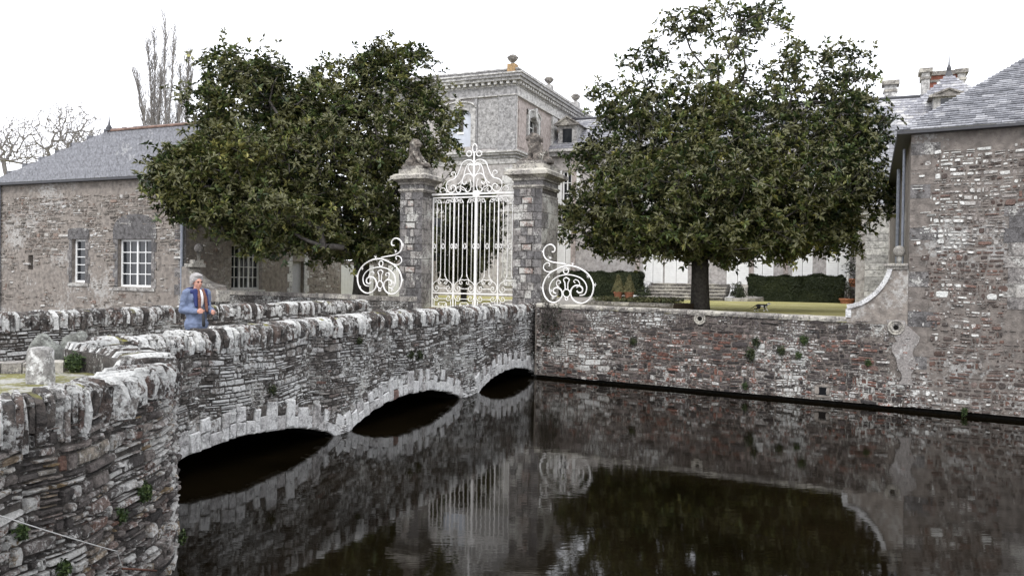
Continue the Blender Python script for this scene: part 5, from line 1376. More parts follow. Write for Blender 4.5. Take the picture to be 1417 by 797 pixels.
magnolia('broad uneven magnolia overhanging the left pavilion and the gate pillar',
    [(330, 105, 62, 40, -3.5, .8, 3.8), (385, 135, 60, 45, -2.5, .9, 4), (290, 150, 42, 36, -4.5, .8, 2.6), (480, 125, 60, 45, 0, .9, 4), (545, 95, 62, 38, -.2, .9, 4), (590, 135, 34, 34, 0, .8, 1.6), (600, 185, 44, 48, 0, .8, 3), (520, 190, 80, 60, -1, .9, 7), (400, 210, 100, 62, -2.5, .9, 9), (435, 150, 55, 42, -1, .9, 4), (430, 175, 60, 40, 1, .9, 4),
     (310, 215, 72, 50, -4.6, .8, 6), (268, 235, 56, 40, -5.4, .7, 4.2), (235, 250, 34, 30, -5.6, .7, 1.8), (330, 285, 90, 42, -4.5, .7, 7), (270, 285, 40, 26, -5.3, .7, 1.8), (450, 280, 110, 60, -1.5, 1, 11), (560, 265, 58, 60, 0, .9, 6), (380, 325, 66, 30, -3.2, .8, 4.5), (480, 335, 92, 26, -.6, 1.2, 9), (560, 325, 42, 32, .4, 1, 5), (450, 240, 130, 70, 1.5, .8, 7)],
    499, 430, 29.0, 5000, 37, 4, .3, 1.4, tone=.62, lsize=.185)
magnolia('small dark evergreen seen through the bars of the gate',
    [(654, 285, 38, 28, 0, 1, 3), (652, 318, 40, 32, 0, 1.2, 5), (645, 350, 36, 30, 0, 1.3, 4), (638, 372, 28, 22, 0, 1.2, 2.4)],
    642, 420, 33.0, 1100, 41, 5, .12, .9, lsize=.17, cat='small tree', tone=.1)
# clipped hedges
def hedge(label, S, a, b, d0, d1, z0, z1, seed, mat='hedge', dens=900, leaf=.07, name='clipped_hedge', top_round=.08, group=None, cat='hedge'):
    rs = np.random.RandomState(seed); root = thing(name, label, cat, S((a+b)/2, z0, (d0+d1)/2), group)
    m_ = MB(); m_.fbox(S, a+.1, b-.1, z0, z1-.1, d0+.1, d1-.1, 0); m_.build('inner_branches', M['bark_dark'], root)
    area = (b-a)*(z1-z0)*2+(b-a)*(d1-d0)+(d1-d0)*(z1-z0)*2; n = int(area*dens); C = []; Nm = []
    for _ in range(n):
        f = rs.rand()*area
        u = rs.uniform(a, b); v = rs.uniform(z0, z1); d = rs.uniform(d0, d1)
        if f < (b-a)*(z1-z0)*1.6: d = d1; nn = S.N
        elif f < (b-a)*(z1-z0)*2: d = d0; nn = -S.N
        elif f < (b-a)*(z1-z0)*2+(b-a)*(d1-d0): v = z1; nn = V((0, 0, 1))
        elif rs.rand() < .5: u = a; nn = -S.D
        else: u = b; nn = S.D
        k = mnoise.noise(V((u*1.3, v*1.6, d+seed)))*.16+mnoise.noise(V((u*4, v*4, d+seed)))*.05+rs.normal()*.03
        p = S(u, v, d)+nn*k; C.append(tuple(p)); Nm.append(tuple(nn))
    C = np.array(C); Nm = np.array(Nm)
    lum = np.array([mnoise.noise(V((c[0]*1.2, c[1]*1.2, c[2]*1.6))) for c in C])
    leaves_mesh('foliage', C, Nm, leaf, leaf*.6, np.clip(.45+.4*lum, 0, 1), M[mat], root, seed, nper=3, spread=.8)
    return root
HB = CM.off(1.9)
def hz_(S, x0, x1, y0, y1): return S.s(x0, (y0+y1)/2), S.s(x1, (y0+y1)/2), S.z((x0+x1)/2, y0)
a, b, z = hz_(HB, 1036, 1106, 384, 415); hedge('left half of the dark clipped hedge on the lawn right of the magnolia', HB, a, b, -1.1, 0, 1.82, z, 3, group='clipped box hedges')
a, b, z = hz_(HB, 1107, 1166, 384, 415); hedge('dark clipped hedge on the lawn next to the railed stair', HB, a, b, -1.1, 0.05, 1.82, z, 4, group='clipped box hedges')
a, b, z = hz_(HB, 1198, 1224, 384, 415); hedge('small clipped hedge between the railed stair and the tower', HB, a, b, -1.1, 0, 1.82, z, 5, group='clipped box hedges')
HL = CM.off(2.4)
a, b, z = hz_(HL, 775, 884, 378, 405); hedge('long clipped hedge behind the flower bed left of the magnolia', HL, a, b, -1.1, 0, 1.82, z, 6, group='clipped box hedges')
a, b, z = hz_(HL, 640, 712, 371, 400); hedge('dark hedge seen low through the gate bars', HL, a, b, -1.1, 0, 1.82, z, 7, group='clipped box hedges')
def bush(label, c, rx, rz, seed, mat='greygreen', n=500, leaf=.09, name='shrub', cat='shrub', group=None):
    rs = np.random.RandomState(seed); root = thing(name, label, cat, c, group)
    d = rs.normal(size=(n, 3)); d /= np.linalg.norm(d, axis=1, keepdims=True); d[:, 2] = np.abs(d[:, 2]); q = rs.rand(n, 1)**.4
    C = np.array(tuple(c))+d*q*np.array([rx, rx, rz]); 
    for i in range(n):
        k = 1+.3*mnoise.noise(V((*(d[i]*1.8),))+V((seed, 0, 0))); C[i] = np.array(tuple(c))+(C[i]-np.array(tuple(c)))*k
    tm = MB()
    for i in range(9): e_ = C[rs.randint(n)]; tm.tube([V(c)+V((0, 0, -.05)), V(e_)], [.012, .004], 4)
    tm.build('stems', M['bark_dark'], root)
    leaves_mesh('foliage', C, d, leaf, leaf*.45, np.clip(.5+rs.normal(size=n)*.2, 0, 1), M[mat], root, seed, nper=3)
    return root
bush('grey green shrub between the garden steps and the hedge', HB(HB.s(1021, 400), 1.85, 0), .45, .95, 8, 'hedge', 700)
bush('small grey green shrub at the left foot of the garden steps', HL(HL.s(893, 400), 1.85, .6), .5, .8, 9, 'hedge', 500)
# flower bed with low stone edging
bed = thing('flower_bed', 'raised flower bed with stone edging behind the wall left of the magnolia', 'flower bed', dp(870, 420, 26.5))
bF = Face(dp(870, 385, 25.6), MW.D); a, b = bF.s(806, 420), bF.s(928, 420)
zt = bF.z(870, 418.5); s = a
while s < b-.01:
    w = min(R.uniform(.7, 1.1), b-s); m_ = MB(); m_.fbox(bF, s+.006, s+w-.006, zt-.10, zt, -.3, .08, R.random()*.8); m_.build('edging_slab', M['cap'], bed); m_ = MB(); m_.fbox(bF, s+.01, s+w-.01, 1.6, zt-.103, -.25, .0, R.random()); m_.build('edging_stone', M['plaster'], bed); s += w
m_ = MB(); m_.fbox(bF, a, b, 1.6, zt-.03, -2.2, -.26, .5); m_.build('bed_soil', M['soil'], bed)
rs = np.random.RandomState(77); n = 900
C = np.array([tuple(bF(rs.uniform(a+.15, b-.3), zt+rs.rand()**1.5*.12, rs.uniform(-2.1, -.35))) for _ in range(n)])
leaves_mesh('bed_plants', C, np.tile([0, 0, 1.], (n, 1))+rs.normal(size=(n, 3))*.3, .09, .032, np.clip(.6+rs.normal(size=n)*.25, 0, 1), M['greygreen'], bed, 78, nper=5)['kind'] = 'stuff'
for x, lb in ((838, 'left of the two small cone topiaries in terracotta pots on the flower bed'), (853.5, 'right of the two small cone topiaries in terracotta pots on the flower bed')):
    c = bF(bF.s(x, 405), zt+.05, -1.0); rt = thing('cone_topiary', lb, 'topiary', c, 'cone topiaries in the flower bed')
    m_ = MB(); m_.lathe(c, [(.10, 0), (.15, .22), (.165, .22), (.165, .27), (.13, .27)], 12); m_.build('pot', M['terra'], rt, smooth=False)
    n = 420; h = rs.rand(n); an = rs.uniform(0, 6.283, n); q = .20*(1-h)+.01
    C = np.stack([c.x+q*np.cos(an), c.y+q*np.sin(an), c.z+.27+h*.55], 1); D_ = np.stack([np.cos(an), np.sin(an), np.full(n, .4)], 1)
    leaves_mesh('foliage', C, D_, .05, .025, np.clip(.95+rs.normal(size=n)*.1, 0, 1), M['greygreen'], rt, 79, nper=3)
# potted plants at the side stair
for (x, y, rp, lb) in ((1181, 391, .26, 'terracotta pot with leggy plant standing on the side stair'), (1172, 418, .36, 'wide terracotta bowl with grey plant in front of the side stair')):
    c = SF(SF.s(x, y+6), SF.z(x, y+6), .5 if y > 400 else .1); rt = thing('potted_plant', lb, 'potted plant', c, 'terracotta pots by the side stair')
    m_ = MB(); m_.lathe(c, [(rp*.65, 0), (rp*.95, .33), (rp*1.05, .33), (rp*1.05, .4), (rp*.8, .4)], 14); m_.build('pot', M['terra'], rt)
    n = 160; C = np.array(tuple(c+V((0, 0, .4))))+rs.normal(size=(n, 3))*np.array([.22, .2, .26])+np.array([0, 0, .38]); tm = MB()
    for i in range(7): tm.tube([c+V((0, 0, .3)), V(C[i])], .01, 4)
    tm.build('stems', M['bark_dark'], rt); leaves_mesh('foliage', C, np.tile([0, 0, 1.], (n, 1)), .12, .04, np.clip(.4+rs.normal(size=n)*.2, 0, 1), M['hedge'], rt, 80, nper=3)
# small plants rooted in the walls
def wallplant(S, x, y, r, seed, label, mat='tuft', n=70, hang=.0):
    c = S.hit(x, y) if hasattr(S, 'hit') else None
    p = S(c[0], c[1], .03); bush2(p, S.N, r, seed, label, mat, n, hang)
def bush2(p, nn, r, seed, label, mat, n, hang):
    rs = np.random.RandomState(seed); root = thing('wall_plant', label, 'wall plant', p, 'small plants growing in the wall joints')
    d = rs.normal(size=(n, 3)); d += np.array(tuple(nn))*1.1; d /= np.linalg.norm(d, axis=1, keepdims=True)
    C = np.array(tuple(p))+d*r*rs.rand(n, 1)**.5*np.array([1, 1, 1.1])-np.array([0, 0, hang])*rs.rand(n, 1)
    leaves_mesh('foliage', C, d, max(r*.55, .04), max(r*.2, .018), np.clip(.5+rs.normal(size=n)*.25, 0, 1), M[mat], root, seed, nper=3)
def wingpt(px, py):
    best = None
    for u in lin(0.2, cum[7*12], 300):
        o = WG(u, 1.0); d = ray(px, py); t = (V((o.x, o.y, 0))-V((0, 0, 0))).length/V((d.x, d.y, 0)).length; q = CAM+d*t
        e_ = (V((q.x, q.y, 0))-V((o.x, o.y, 0))).length
        if best is None or e_ < best[0]: best = (e_, u, q.z)
    return best[1], best[2]
for (x, y, r, lb, n) in ((192, 678, .075, 'bright green round fern tuft in the curved foreground wall', 120), (160, 711, .05, 'tiny green fern right of centre low in the curved foreground wall', 40), (20, 735, .05, 'small green weed near the cable at the bottom left of the curved wall', 50), (78, 785, .06, 'small green weed at the bottom edge of the curved foreground wall', 60), (249, 742, .07, 'yellow green grass tuft at the far edge of the curved foreground wall', 40)):
    u, z = wingpt(x, y); p = WG(u, z, .03); t = (WG(u+.05, z)-WG(u-.05, z)).normalized(); bush2(p, V((t.y, -t.x, 0)), r, int(x), lb, 'tuft', n, .02)
q = at_(IA, cum[9*12+4]); bush2(V((gp(105, 497, 1.85).x, gp(105, 497, 1.85).y, 1.83)), V((-.2, -.9, .2)), .10, 61, 'dark green plant in the inner end face of the curved wall', 'tuft', 160, .04)
for i, (x, y, r, lb) in enumerate(((565, 489, .09, 'left of two dark tufts above the middle bridge arch'), (577, 490, .10, 'right of two dark tufts above the middle bridge arch'), (373, 537, .07, 'dark moss cushion on the bridge wall above the first arch'), (494, 470, .07, 'dark tuft just under the parapet in the middle of the bridge'))):
    wallplant(BR, x, y, r, 90+i, lb, 'hedge', 60, .06)
for i, (x, y, r, lb, m_n) in enumerate(((1040, 487, .14, 'dark fern hanging in a wall hollow below the cat', 'hedge'), (1047, 470, .11, 'dark dry tuft above the hanging fern in the garden wall', 'hedge'), (1082, 482, .11, 'green spreading weed right of the hanging fern', 'hedge'), (1106, 489, .08, 'bright green weed in the middle of the garden wall', 'tuft'), (1113, 467, .10, 'small green weed just below the garden wall coping', 'tuft'), (1202, 499, .08, 'small green weed near the white stained render', 'tuft'), (1032, 531, .08, 'small green tuft low on the garden wall', 'tuft'), (877, 470, .10, 'dark tuft on the garden wall below the flower bed', 'hedge'), (1335, 566, .07, 'low green weed on the tower footing at the water', 'tuft'))):
    wallplant(MW, x, y, r, 110+i, lb, m_n, 70, .10)
# bare shrub in the corner between bridge and garden wall
cs = thing('bare_creeper', 'tangled dark bare creeper in the corner beside the right gate pillar', 'creeper', MW(.25, 1.9, .05))
tm = MB(); rg = random.Random(5)
for i in range(26):
    u, z = rg.uniform(.0, .45), rg.uniform(1.6, 2.2); pts = []
    for k in range(9):
        pts.append(MW(u, z, .05+rg.uniform(0, .10))); u += rg.uniform(-.06, .09); z -= rg.uniform(.02, .17)
    tm.tube(pts, [.011-.001*k for k in range(9)], 4)
tm.build('stems', M['bark_dark'], cs)
rs = np.random.RandomState(3); C = np.array([tuple(MW(rs.uniform(-.05, .6), rs.uniform(.9, 2.2), .08)) for _ in range(90)]); leaves_mesh('leaves', C, rs.normal(size=(90, 3)), .06, .03, rs.rand(90)*.5, M['hedge'], cs, 6, nper=3)
# bare trees behind
def bare(label, prof, tx, Y, n, seed, r0, th, group, name, bias=.35, wig=.12, tip=.018, z0=1.7, base_y=330, step=.9):
    b = dp(tx, base_y, Y); root = thing(name, label, 'tree', (b.x, b.y, z0), group)
    P = crown_points(n, prof, b.x, b.y, Y, seed, .6, -.4, gs=.2)
    tr = [(b.x+.1*math.sin(i*1.3+seed), b.y, z0+i*th/6) for i in range(7)]
    Nn, par, pl, tips = skeleton(P, tr, seed, step=step, wig=wig, bias=bias)
    k = np.searchsorted(np.arange(len(Nn)), 7)
    tm = MB(); tm.tube([V(p) for p in tr], [r0*1.1]*2+[r0]*5, 10); tm.build('trunk', M['bare'], root, smooth=True)
    limbs('limbs', Nn, par, r0*.8, tip, M['bare'], root, power=2.2, sides=4)
bare('bare spreading oak behind the left end of the pavilion roof', [(140, 50, 130), (160, 30, 140), (185, 15, 150), (205, 10, 150), (225, 20, 140)], 82, 62, 1700, 51, .5, 9, 'bare oaks behind the pavilion', 'oak_tree', wig=.13, step=.6, tip=.012)
bare('bare oak at the far left edge of the picture', [(158, 5, 50), (175, -20, 60), (200, -40, 62), (225, -40, 55)], 15, 66, 1200, 52, .5, 8, 'bare oaks behind the pavilion', 'oak_tree', wig=.13, step=.6, tip=.012)
bare('low bare oak left of the roof finial', [(180, 95, 150), (195, 85, 150), (215, 80, 150)], 118, 70, 800, 53, .4, 8, 'bare oaks behind the pavilion', 'oak_tree', wig=.13, step=.6, tip=.012)
def poplar(label, stems, seed):
    """stems: list of (x at the foot, x at the top, y of the top) in the row, each a leader with steep twigs"""
    rg = random.Random(seed); Y = 88+rg.uniform(-3, 3); b = dp(stems[0][0], 330, Y); root = thing('poplar_tree', label, 'tree', (b.x, b.y, 1.8), 'bare poplars behind the pavilion')
    tm = MB(); tw = MB()
    for k, (xb, xt, yt) in enumerate(stems):
        p0 = V((b.x, b.y, 1.8)) if k == 0 else V((b.x+.2*k, b.y, 6)); pm = dp(xb, 185, Y); p1 = dp(xt, yt, Y); ctl = [p0, V((pm.x, pm.y+rg.uniform(-.4, .4), pm.z)), pm.lerp(p1, .5)+V((rg.uniform(-.25, .25), 0, 0)), p1]
        L = smooth_poly(ctl, 10); n = len(L); r = [(.15 if k == 0 else .11)*(1-i/n)**.8+.018 for i in range(n)]; tm.tube(L, r, 7)
        H = p1.z-pm.z
        for i in range(int(H*9)):
            t = rg.uniform(.02, .97); z = pm.z-2+(H+2)*t; q = L[min(range(n), key=lambda a: abs(L[a].z-z))]; a = rg.uniform(0, 6.28); ln = (rg.uniform(.8, 2.6)+.6)*(1-t*.55); out = rg.uniform(.18, .42)
            d = V((math.cos(a)*out, math.sin(a)*out, 1)).normalized(); e1 = q+d*ln*.5+V((rg.uniform(-.1, .1), 0, 0)); e2 = q+d*ln+V((math.cos(a)*.1, 0, ln*.08)); tw.tube([q, e1, e2], [.026, .018, .010], 3)
            for m in range(6):
                f = q.lerp(e2, rg.uniform(.25, .95)); a2 = rg.uniform(0, 6.28); l2 = rg.uniform(.3, .8); tw.tube([f, f+V((math.cos(a2)*.35, math.sin(a2)*.35, 1)).normalized()*l2], [.012, .008], 3)
    tm.build('trunk', M['bare'], root, smooth=True); tw.build('twigs', M['bare'], root)
for i, (lb, st_) in enumerate((('tallest bare poplar behind the pavilion roof', [(229, 229, 24), (232, 241, 40)]), ('bare poplar with two stems left of the tallest one', [(212, 213, 36), (210, 203, 48)]), ('short leaning poplar at the left of the bare row', [(202, 183, 98), (200, 190, 105)]), ('thin bare poplar just right of the tallest one', [(247, 262, 72), (244, 250, 92)]), ('low bare poplar touching the magnolia crown', [(256, 268, 90), (258, 262, 110)]), ('small thin poplar between the tall ones', [(219, 222, 90), (218, 226, 100)]))):
    poplar(lb, st_, 60+i)

# ================================================================ people, animals, sculpture: closed parts fused into one skin
def cap_mesh(a, b, ra, rb, n=12, m=5):
    a = V(a); b = V(b); d = (b-a); L = d.length; d = d.normalized() if L > 1e-6 else V((0, 0, 1)); x = d.orthogonal().normalized(); y = d.cross(x)
    vs = []; fs = []; rows = []
    for i in range(m+1):
        t = -math.pi/2+math.pi/2*i/m; rows.append((a+d*(ra*math.sin(t)), max(ra*math.cos(t), 1e-4)))
    for i in range(m+1):
        t = math.pi/2*i/m; rows.append((b+d*(rb*math.sin(t)), max(rb*math.cos(t), 1e-4)))
    for c, r in rows:
        for k in range(n): an = 2*math.pi*k/n; vs.append(c+x*(r*math.cos(an))+y*(r*math.sin(an)))
    for i in range(len(rows)-1):
        for k in range(n): fs.append((i*n+k, i*n+(k+1) % n, (i+1)*n+(k+1) % n, (i+1)*n+k))
    fs.append(tuple(range(n-1, -1, -1))); fs.append(tuple((len(rows)-1)*n+k for k in range(n)))
    return vs, fs
def ell(c, r, rot=None, n=14, m=9):
    vs = []; fs = []; c = V(c)
    for i in range(m+1):
        t = -math.pi/2+math.pi*i/m
        for k in range(n):
            a = 2*math.pi*k/n; p = V((r[0]*math.cos(t)*math.cos(a), r[1]*math.cos(t)*math.sin(a), r[2]*math.sin(t)))
            if abs(math.cos(t)) < 1e-6: p = V((1e-5*math.cos(a), 1e-5*math.sin(a), r[2]*math.sin(t)))
            if rot: p = rot @ p
            vs.append(c+p)
    for i in range(m):
        for k in range(n): fs.append((i*n+k, i*n+(k+1) % n, (i+1)*n+(k+1) % n, (i+1)*n+k))
    fs.append(tuple(range(n-1, -1, -1))); fs.append(tuple(m*n+k for k in range(n)))
    return vs, fs
def fuse(parts, voxel, smooth_it=4, disp=0, dscale=10):
    mb = MB()
    for v, f in parts: mb.add(v, f)
    me = bpy.data.meshes.new('t'); me.from_pydata([tuple(v) for v in mb.v], [], mb.f); o = link(bpy.data.objects.new('t', me))
    r = o.modifiers.new('r', 'REMESH'); r.mode = 'VOXEL'; r.voxel_size = voxel; r.use_smooth_shade = True
    s = o.modifiers.new('s', 'SMOOTH'); s.iterations = smooth_it; s.factor = .5
    dg = bpy.context.evaluated_depsgraph_get(); ev = o.evaluated_get(dg); m2 = ev.to_mesh()
    vs = [v.co.copy() for v in m2.vertices]; fs = [tuple(p.vertices) for p in m2.polygons]; nrm = [v.normal.copy() for v in m2.vertices]
    ev.to_mesh_clear(); bpy.data.objects.remove(o); bpy.data.meshes.remove(me)
    if disp: vs = [v+n*(disp*(mnoise.noise(v*dscale)+.5*mnoise.noise(v*dscale*2.7))) for v, n in zip(vs, nrm)]
    return vs, fs
def place(vs, Mx): return [Mx @ v for v in vs]

# ---- lions (local x = the way it faces, z up, seated)
def lion(label, c, ang, s, kind, seed):
    Mx = Matrix.Translation(c) @ Matrix.Rotation(ang, 4, 'Z') @ Matrix.Scale(s, 4)
    if kind == 'seated':
        P = [ell((-.16, 0, .22), (.22, .19, .24)), cap_mesh((-.10, 0, .28), (.06, 0, .58), .20, .19), ell((.03, 0, .62), (.20, .19, .25)), ell((.07, 0, .82), (.15, .15, .15)), ell((.0, 0, .74), (.19, .2, .2)),
             ell((.19, 0, .79), (.11, .085, .075)), ell((.25, 0, .76), (.06, .06, .05)), ell((.10, .10, .93), (.035, .04, .05)), ell((.10, -.10, .93), (.035, .04, .05)), ell((.18, 0, .85), (.08, .06, .04)),
             cap_mesh((.12, .10, .5), (.20, .10, .06), .075, .055), cap_mesh((.12, -.10, .5), (.20, -.10, .06), .075, .055), cap_mesh((.20, .10, .045), (.31, .10, .04), .05, .045), cap_mesh((.20, -.10, .045), (.31, -.10, .04), .05, .045),
             ell((-.10, .16, .17), (.19, .10, .17)), ell((-.10, -.16, .17), (.19, .10, .17)), cap_mesh((-.05, .2, .045), (.12, .2, .04), .055, .045), cap_mesh((-.05, -.2, .045), (.12, -.2, .04), .055, .045),
             cap_mesh((-.34, 0, .10), (-.36, .12, .30), .04, .035), ell((-.35, .13, .33), (.05, .05, .06)), cap_mesh((-.4, 0, .02), (.36, 0, .02), .2, .16)]
    else:
        P = [ell((-.14, 0, .22), (.20, .18, .22)), cap_mesh((-.12, 0, .28), (-.06, 0, .56), .17, .15), ell((-.06, 0, .60), (.17, .19, .20)), ell((.0, 0, .84), (.14, .14, .13)), ell((-.07, 0, .78), (.15, .17, .18)),
             ell((.14, 0, .80), (.12, .08, .065)), ell((.22, 0, .77), (.06, .06, .04)), ell((.15, 0, .70), (.08, .06, .03)), ell((.0, .11, .93), (.035, .03, .05)), ell((.0, -.11, .93), (.035, .03, .05)), ell((.09, 0, .89), (.07, .09, .035)),
             cap_mesh((.02, .10, .50), (.26, .12, .22), .075, .055), cap_mesh((.26, .12, .22), (.50, .12, .04), .055, .045), cap_mesh((.02, -.10, .50), (.26, -.12, .22), .075, .055), cap_mesh((.26, -.12, .22), (.50, -.12, .04), .055, .045),
             ell((.12, 0, .26), (.11, .11, .11)), ell((-.14, .15, .15), (.18, .10, .16)), ell((-.14, -.15, .15), (.18, .10, .16)), cap_mesh((-.42, 0, .02), (.5, 0, .02), .18, .14)]
    for i in range(26):   # mane locks
        rg = random.Random(seed*50+i); a = rg.uniform(0, 6.28); z = rg.uniform(.5, .9); q = .155 if z < .8 else .12
        x = -.03+q*math.cos(a); y = q*math.sin(a)
        if x > .06 and z > .65: continue
        P.append(cap_mesh((x-.02, y, z), (x*1.05-.03, y*1.12, z-.10), .036, .018, 8, 3))
    vs, fs = fuse(P, .021, 1, .010, 9)
    vs = [v if v.z > 0 else V((v.x, v.y, 0)) for v in vs]
    vs = place(vs, Mx); mesh_obj('lion_statue', vs, fs, M['lion'], None, rnd=[R.random()]*len(vs), smooth=True, label=label, cat='statue')
gang = math.atan2(BP.y, BP.x)
zc6 = 6.385
lion('weathered dark lion sculpture crouching on the left gate pillar', GF((uL0+uL1)/2-.06, zc6-.02, -.35), gang-.25, .98, 'crouch', 1)
lion('weathered seated lion sculpture with pale head on the right gate pillar', GF((uR0+uR1)/2+.02, zc6-.02, -.5), gang+math.pi+.35, .98, 'seated', 2)

# ---- black and white cat on the lawn
cp = gp(1054, 431, 1.875); ct = thing('cat', 'small black and white cat walking right on the lawn behind the wall', 'cat', cp)
Mx = Matrix.Translation(cp) @ Matrix.Rotation(-.35, 4, 'Z') @ Matrix.Diagonal((1.0, 1.25, .92, 1))
P = [ell((-.09, 0, .205), (.10, .055, .065)), ell((.07, 0, .20), (.11, .058, .07)), cap_mesh((-.12, 0, .21), (.12, 0, .205), .055, .058), cap_mesh((.14, 0, .22), (.20, 0, .275), .045, .035), ell((.225, 0, .285), (.045, .04, .038)), ell((.262, 0, .272), (.02, .02, .016)),
     cap_mesh((.215, .022, .31), (.212, .026, .335), .013, .004, 8, 3), cap_mesh((.215, -.022, .31), (.212, -.026, .335), .013, .004, 8, 3)]
for (hx, y, kx_, kz, fx) in ((.13, .03, .15, .10, .19), (.12, -.03, .10, .10, .065)):   # fore legs
    P += [cap_mesh((hx, y, .18), (kx_, y, kz), .028, .017), cap_mesh((kx_, y, kz), (fx, y, .018), .017, .012), cap_mesh((fx, y, .014), (fx+.03, y, .012), .013, .011)]
for (kx_, hkx, hkz, fx, y) in ((-.07, -.17, .09, -.13, .035), (-.11, -.24, .09, -.225, -.035)):   # hind: knee forward, hock back
    P += [cap_mesh((-.13, y, .19), (kx_, y, .12), .042, .026), cap_mesh((kx_, y, .12), (hkx, y, hkz), .024, .013), cap_mesh((hkx, y, hkz), (fx, y, .016), .013, .011), cap_mesh((fx, y, .013), (fx+.03, y, .012), .013, .011)]
P += [cap_mesh((-.18, 0, .22), (-.27, 0, .15), .018, .015), cap_mesh((-.27, 0, .15), (-.34, 0, .10), .015, .013), cap_mesh((-.34, 0, .10), (-.39, .01, .10), .013, .009)]
vs, fs = fuse(P, .009, 2)
def cat_mat():
    m, nt, b = nodes('black_white_fur'); at = N(nt, 'ShaderNodeAttribute', attribute_name='rnd'); lk(nt, ramp(nt, at.outputs['Fac'], [(.45, (.012, .012, .013)), (.55, (.72, .70, .68))]), b.inputs['Base Color']); b.inputs['Roughness'].default_value = .8; return m
rn = [1.0 if ((v.x > .18 and v.z < .30) or (v.z < .06) or (-.03 < v.x < .05 and v.z < .22 and v.y < .02) or (v.x > .12 and v.z < .2)) else 0.0 for v in vs]
mesh_obj('body', place(vs, Mx), fs, cat_mat(), ct, rnd=rn, smooth=True)

# ---- the person on the bridge
FPn = BR.off(-.98); sp = FPn.s(272, 450); pz0 = deckz(sp)+.008
pp_ = FPn(sp, pz0); ptop = dp(270, 380.5, pp_.y).z; HT = ptop-pz0
per = thing('person', 'grey haired person in a blue jacket and rust scarf standing on the bridge', 'person', pp_)
sk = HT/1.64
# local: x forward, y to the person's left, z up. facing the right of the picture, half towards the camera
FA = math.radians(-38)
PM = Matrix.Translation(pp_) @ Matrix.Rotation(FA, 4, 'Z') @ Matrix.Scale(sk, 4)
hk = 1.0
skin = plain('skin', (.52, .27, .20), .55, .4, .08, 30, .05); 
hairm = plain('grey_hair', (.42, .40, .39), .7, .3, .35, 60, .6)
jack = plain('blue_quilted_jacket', (.175, .215, .32), .85, .2, .25, 9, .9); navy = plain('navy_collar', (.025, .035, .12), .7, .2, .2, 20, .2)
rustm = plain('rust_scarf', (.22, .11, .08), .85, .1, .35, 30, .5); white = plain('white_knit', (.78, .77, .76), .8, .2, .06, 30, .2)
trous = plain('dark_trousers', (.03, .032, .04), .8, .2, .2, 20, .1); shoe = plain('black_shoes', (.02, .02, .02), .5, .4, .2, 20, .1); blk = plain('black_camera_case', (.015, .015, .016), .45, .5, .2, 20, .1)
sh = 1.34
hl = dict(sh=(-.01, .175, sh), el=(-.05, .215, 1.08), wr=(.235, .15, 1.02)); hr = dict(sh=(-.01, -.175, sh), el=(-.06, -.21, 1.07), wr=(.20, -.10, 1.045))
def hand(w, d, sgn, upv):
    """palm from the wrist w along d, five fingers curling round something thin and upright"""
    w = V(w); d = V(d).normalized(); side = V(upv); n = d.cross(side).normalized()*sgn
    P = [cap_mesh(w-d*.02, w+d*.045, .024, .030, 10, 4), cap_mesh(w+d*.03+side*.016, w+d*.065+side*.024, .022, .018, 10, 4), cap_mesh(w+d*.03-side*.016, w+d*.06-side*.026, .022, .018, 10, 4)]
    for i, (o, L) in enumerate(((.030, .030), (.010, .034), (-.010, .031), (-.028, .025))):
        k = w+d*.078+side*o; a = k+(d*.75+n*.65)*L; b = a+(n*1.0-d*.15)*L*.8; c = b+(-d*.85+n*.2)*L*.65
        P += [cap_mesh(w+d*.05+side*o*.8, k, .0115, .0105, 8, 3), cap_mesh(k, a, .0105, .0095, 8, 3), cap_mesh(a, b, .0095, .009, 8, 3), cap_mesh(b, c, .009, .0075, 8, 3)]
    t0 = w+d*.015+side*.026; t1 = t0+(d*.5+side*.55+n*.5)*.035; t2 = t1+(d*.5+n*.8+side*.0)*.03
    P += [cap_mesh(t0, t1, .013, .011, 8, 3), cap_mesh(t1, t2, .011, .009, 8, 3)]
    return P
HZ = 1.52
P = [ell((0, 0, .95), (.11, .145, .14)), cap_mesh((0, 0, .98), (0, 0, 1.15), .11, .11), ell((0, 0, 1.24), (.11, .155, .14)), cap_mesh((-.01, .10, 1.33), (-.01, -.10, 1.33), .07, .07), cap_mesh((-.015, 0, 1.34), (.005, 0, 1.45), .058, .052)]
for h in (hl, hr): P += [cap_mesh(h['sh'], h['el'], .045, .038), cap_mesh(h['el'], h['wr'], .036, .024)]
P += hand(hl['wr'], (.95, -.25, .05), 1, (0, 0, 1)); P += hand(hr['wr'], (.97, .15, .05), -1, (0, 0, 1))
for s_y in (1, -1):
    P += [cap_mesh((0, .08*s_y, .88), (.02, .09*s_y, .48), .072, .050), cap_mesh((.02, .09*s_y, .48), (-.01, .095*s_y, .09), .052, .036), cap_mesh((-.02, .095*s_y, .045), (.13, .105*s_y, .03), .038, .030)]
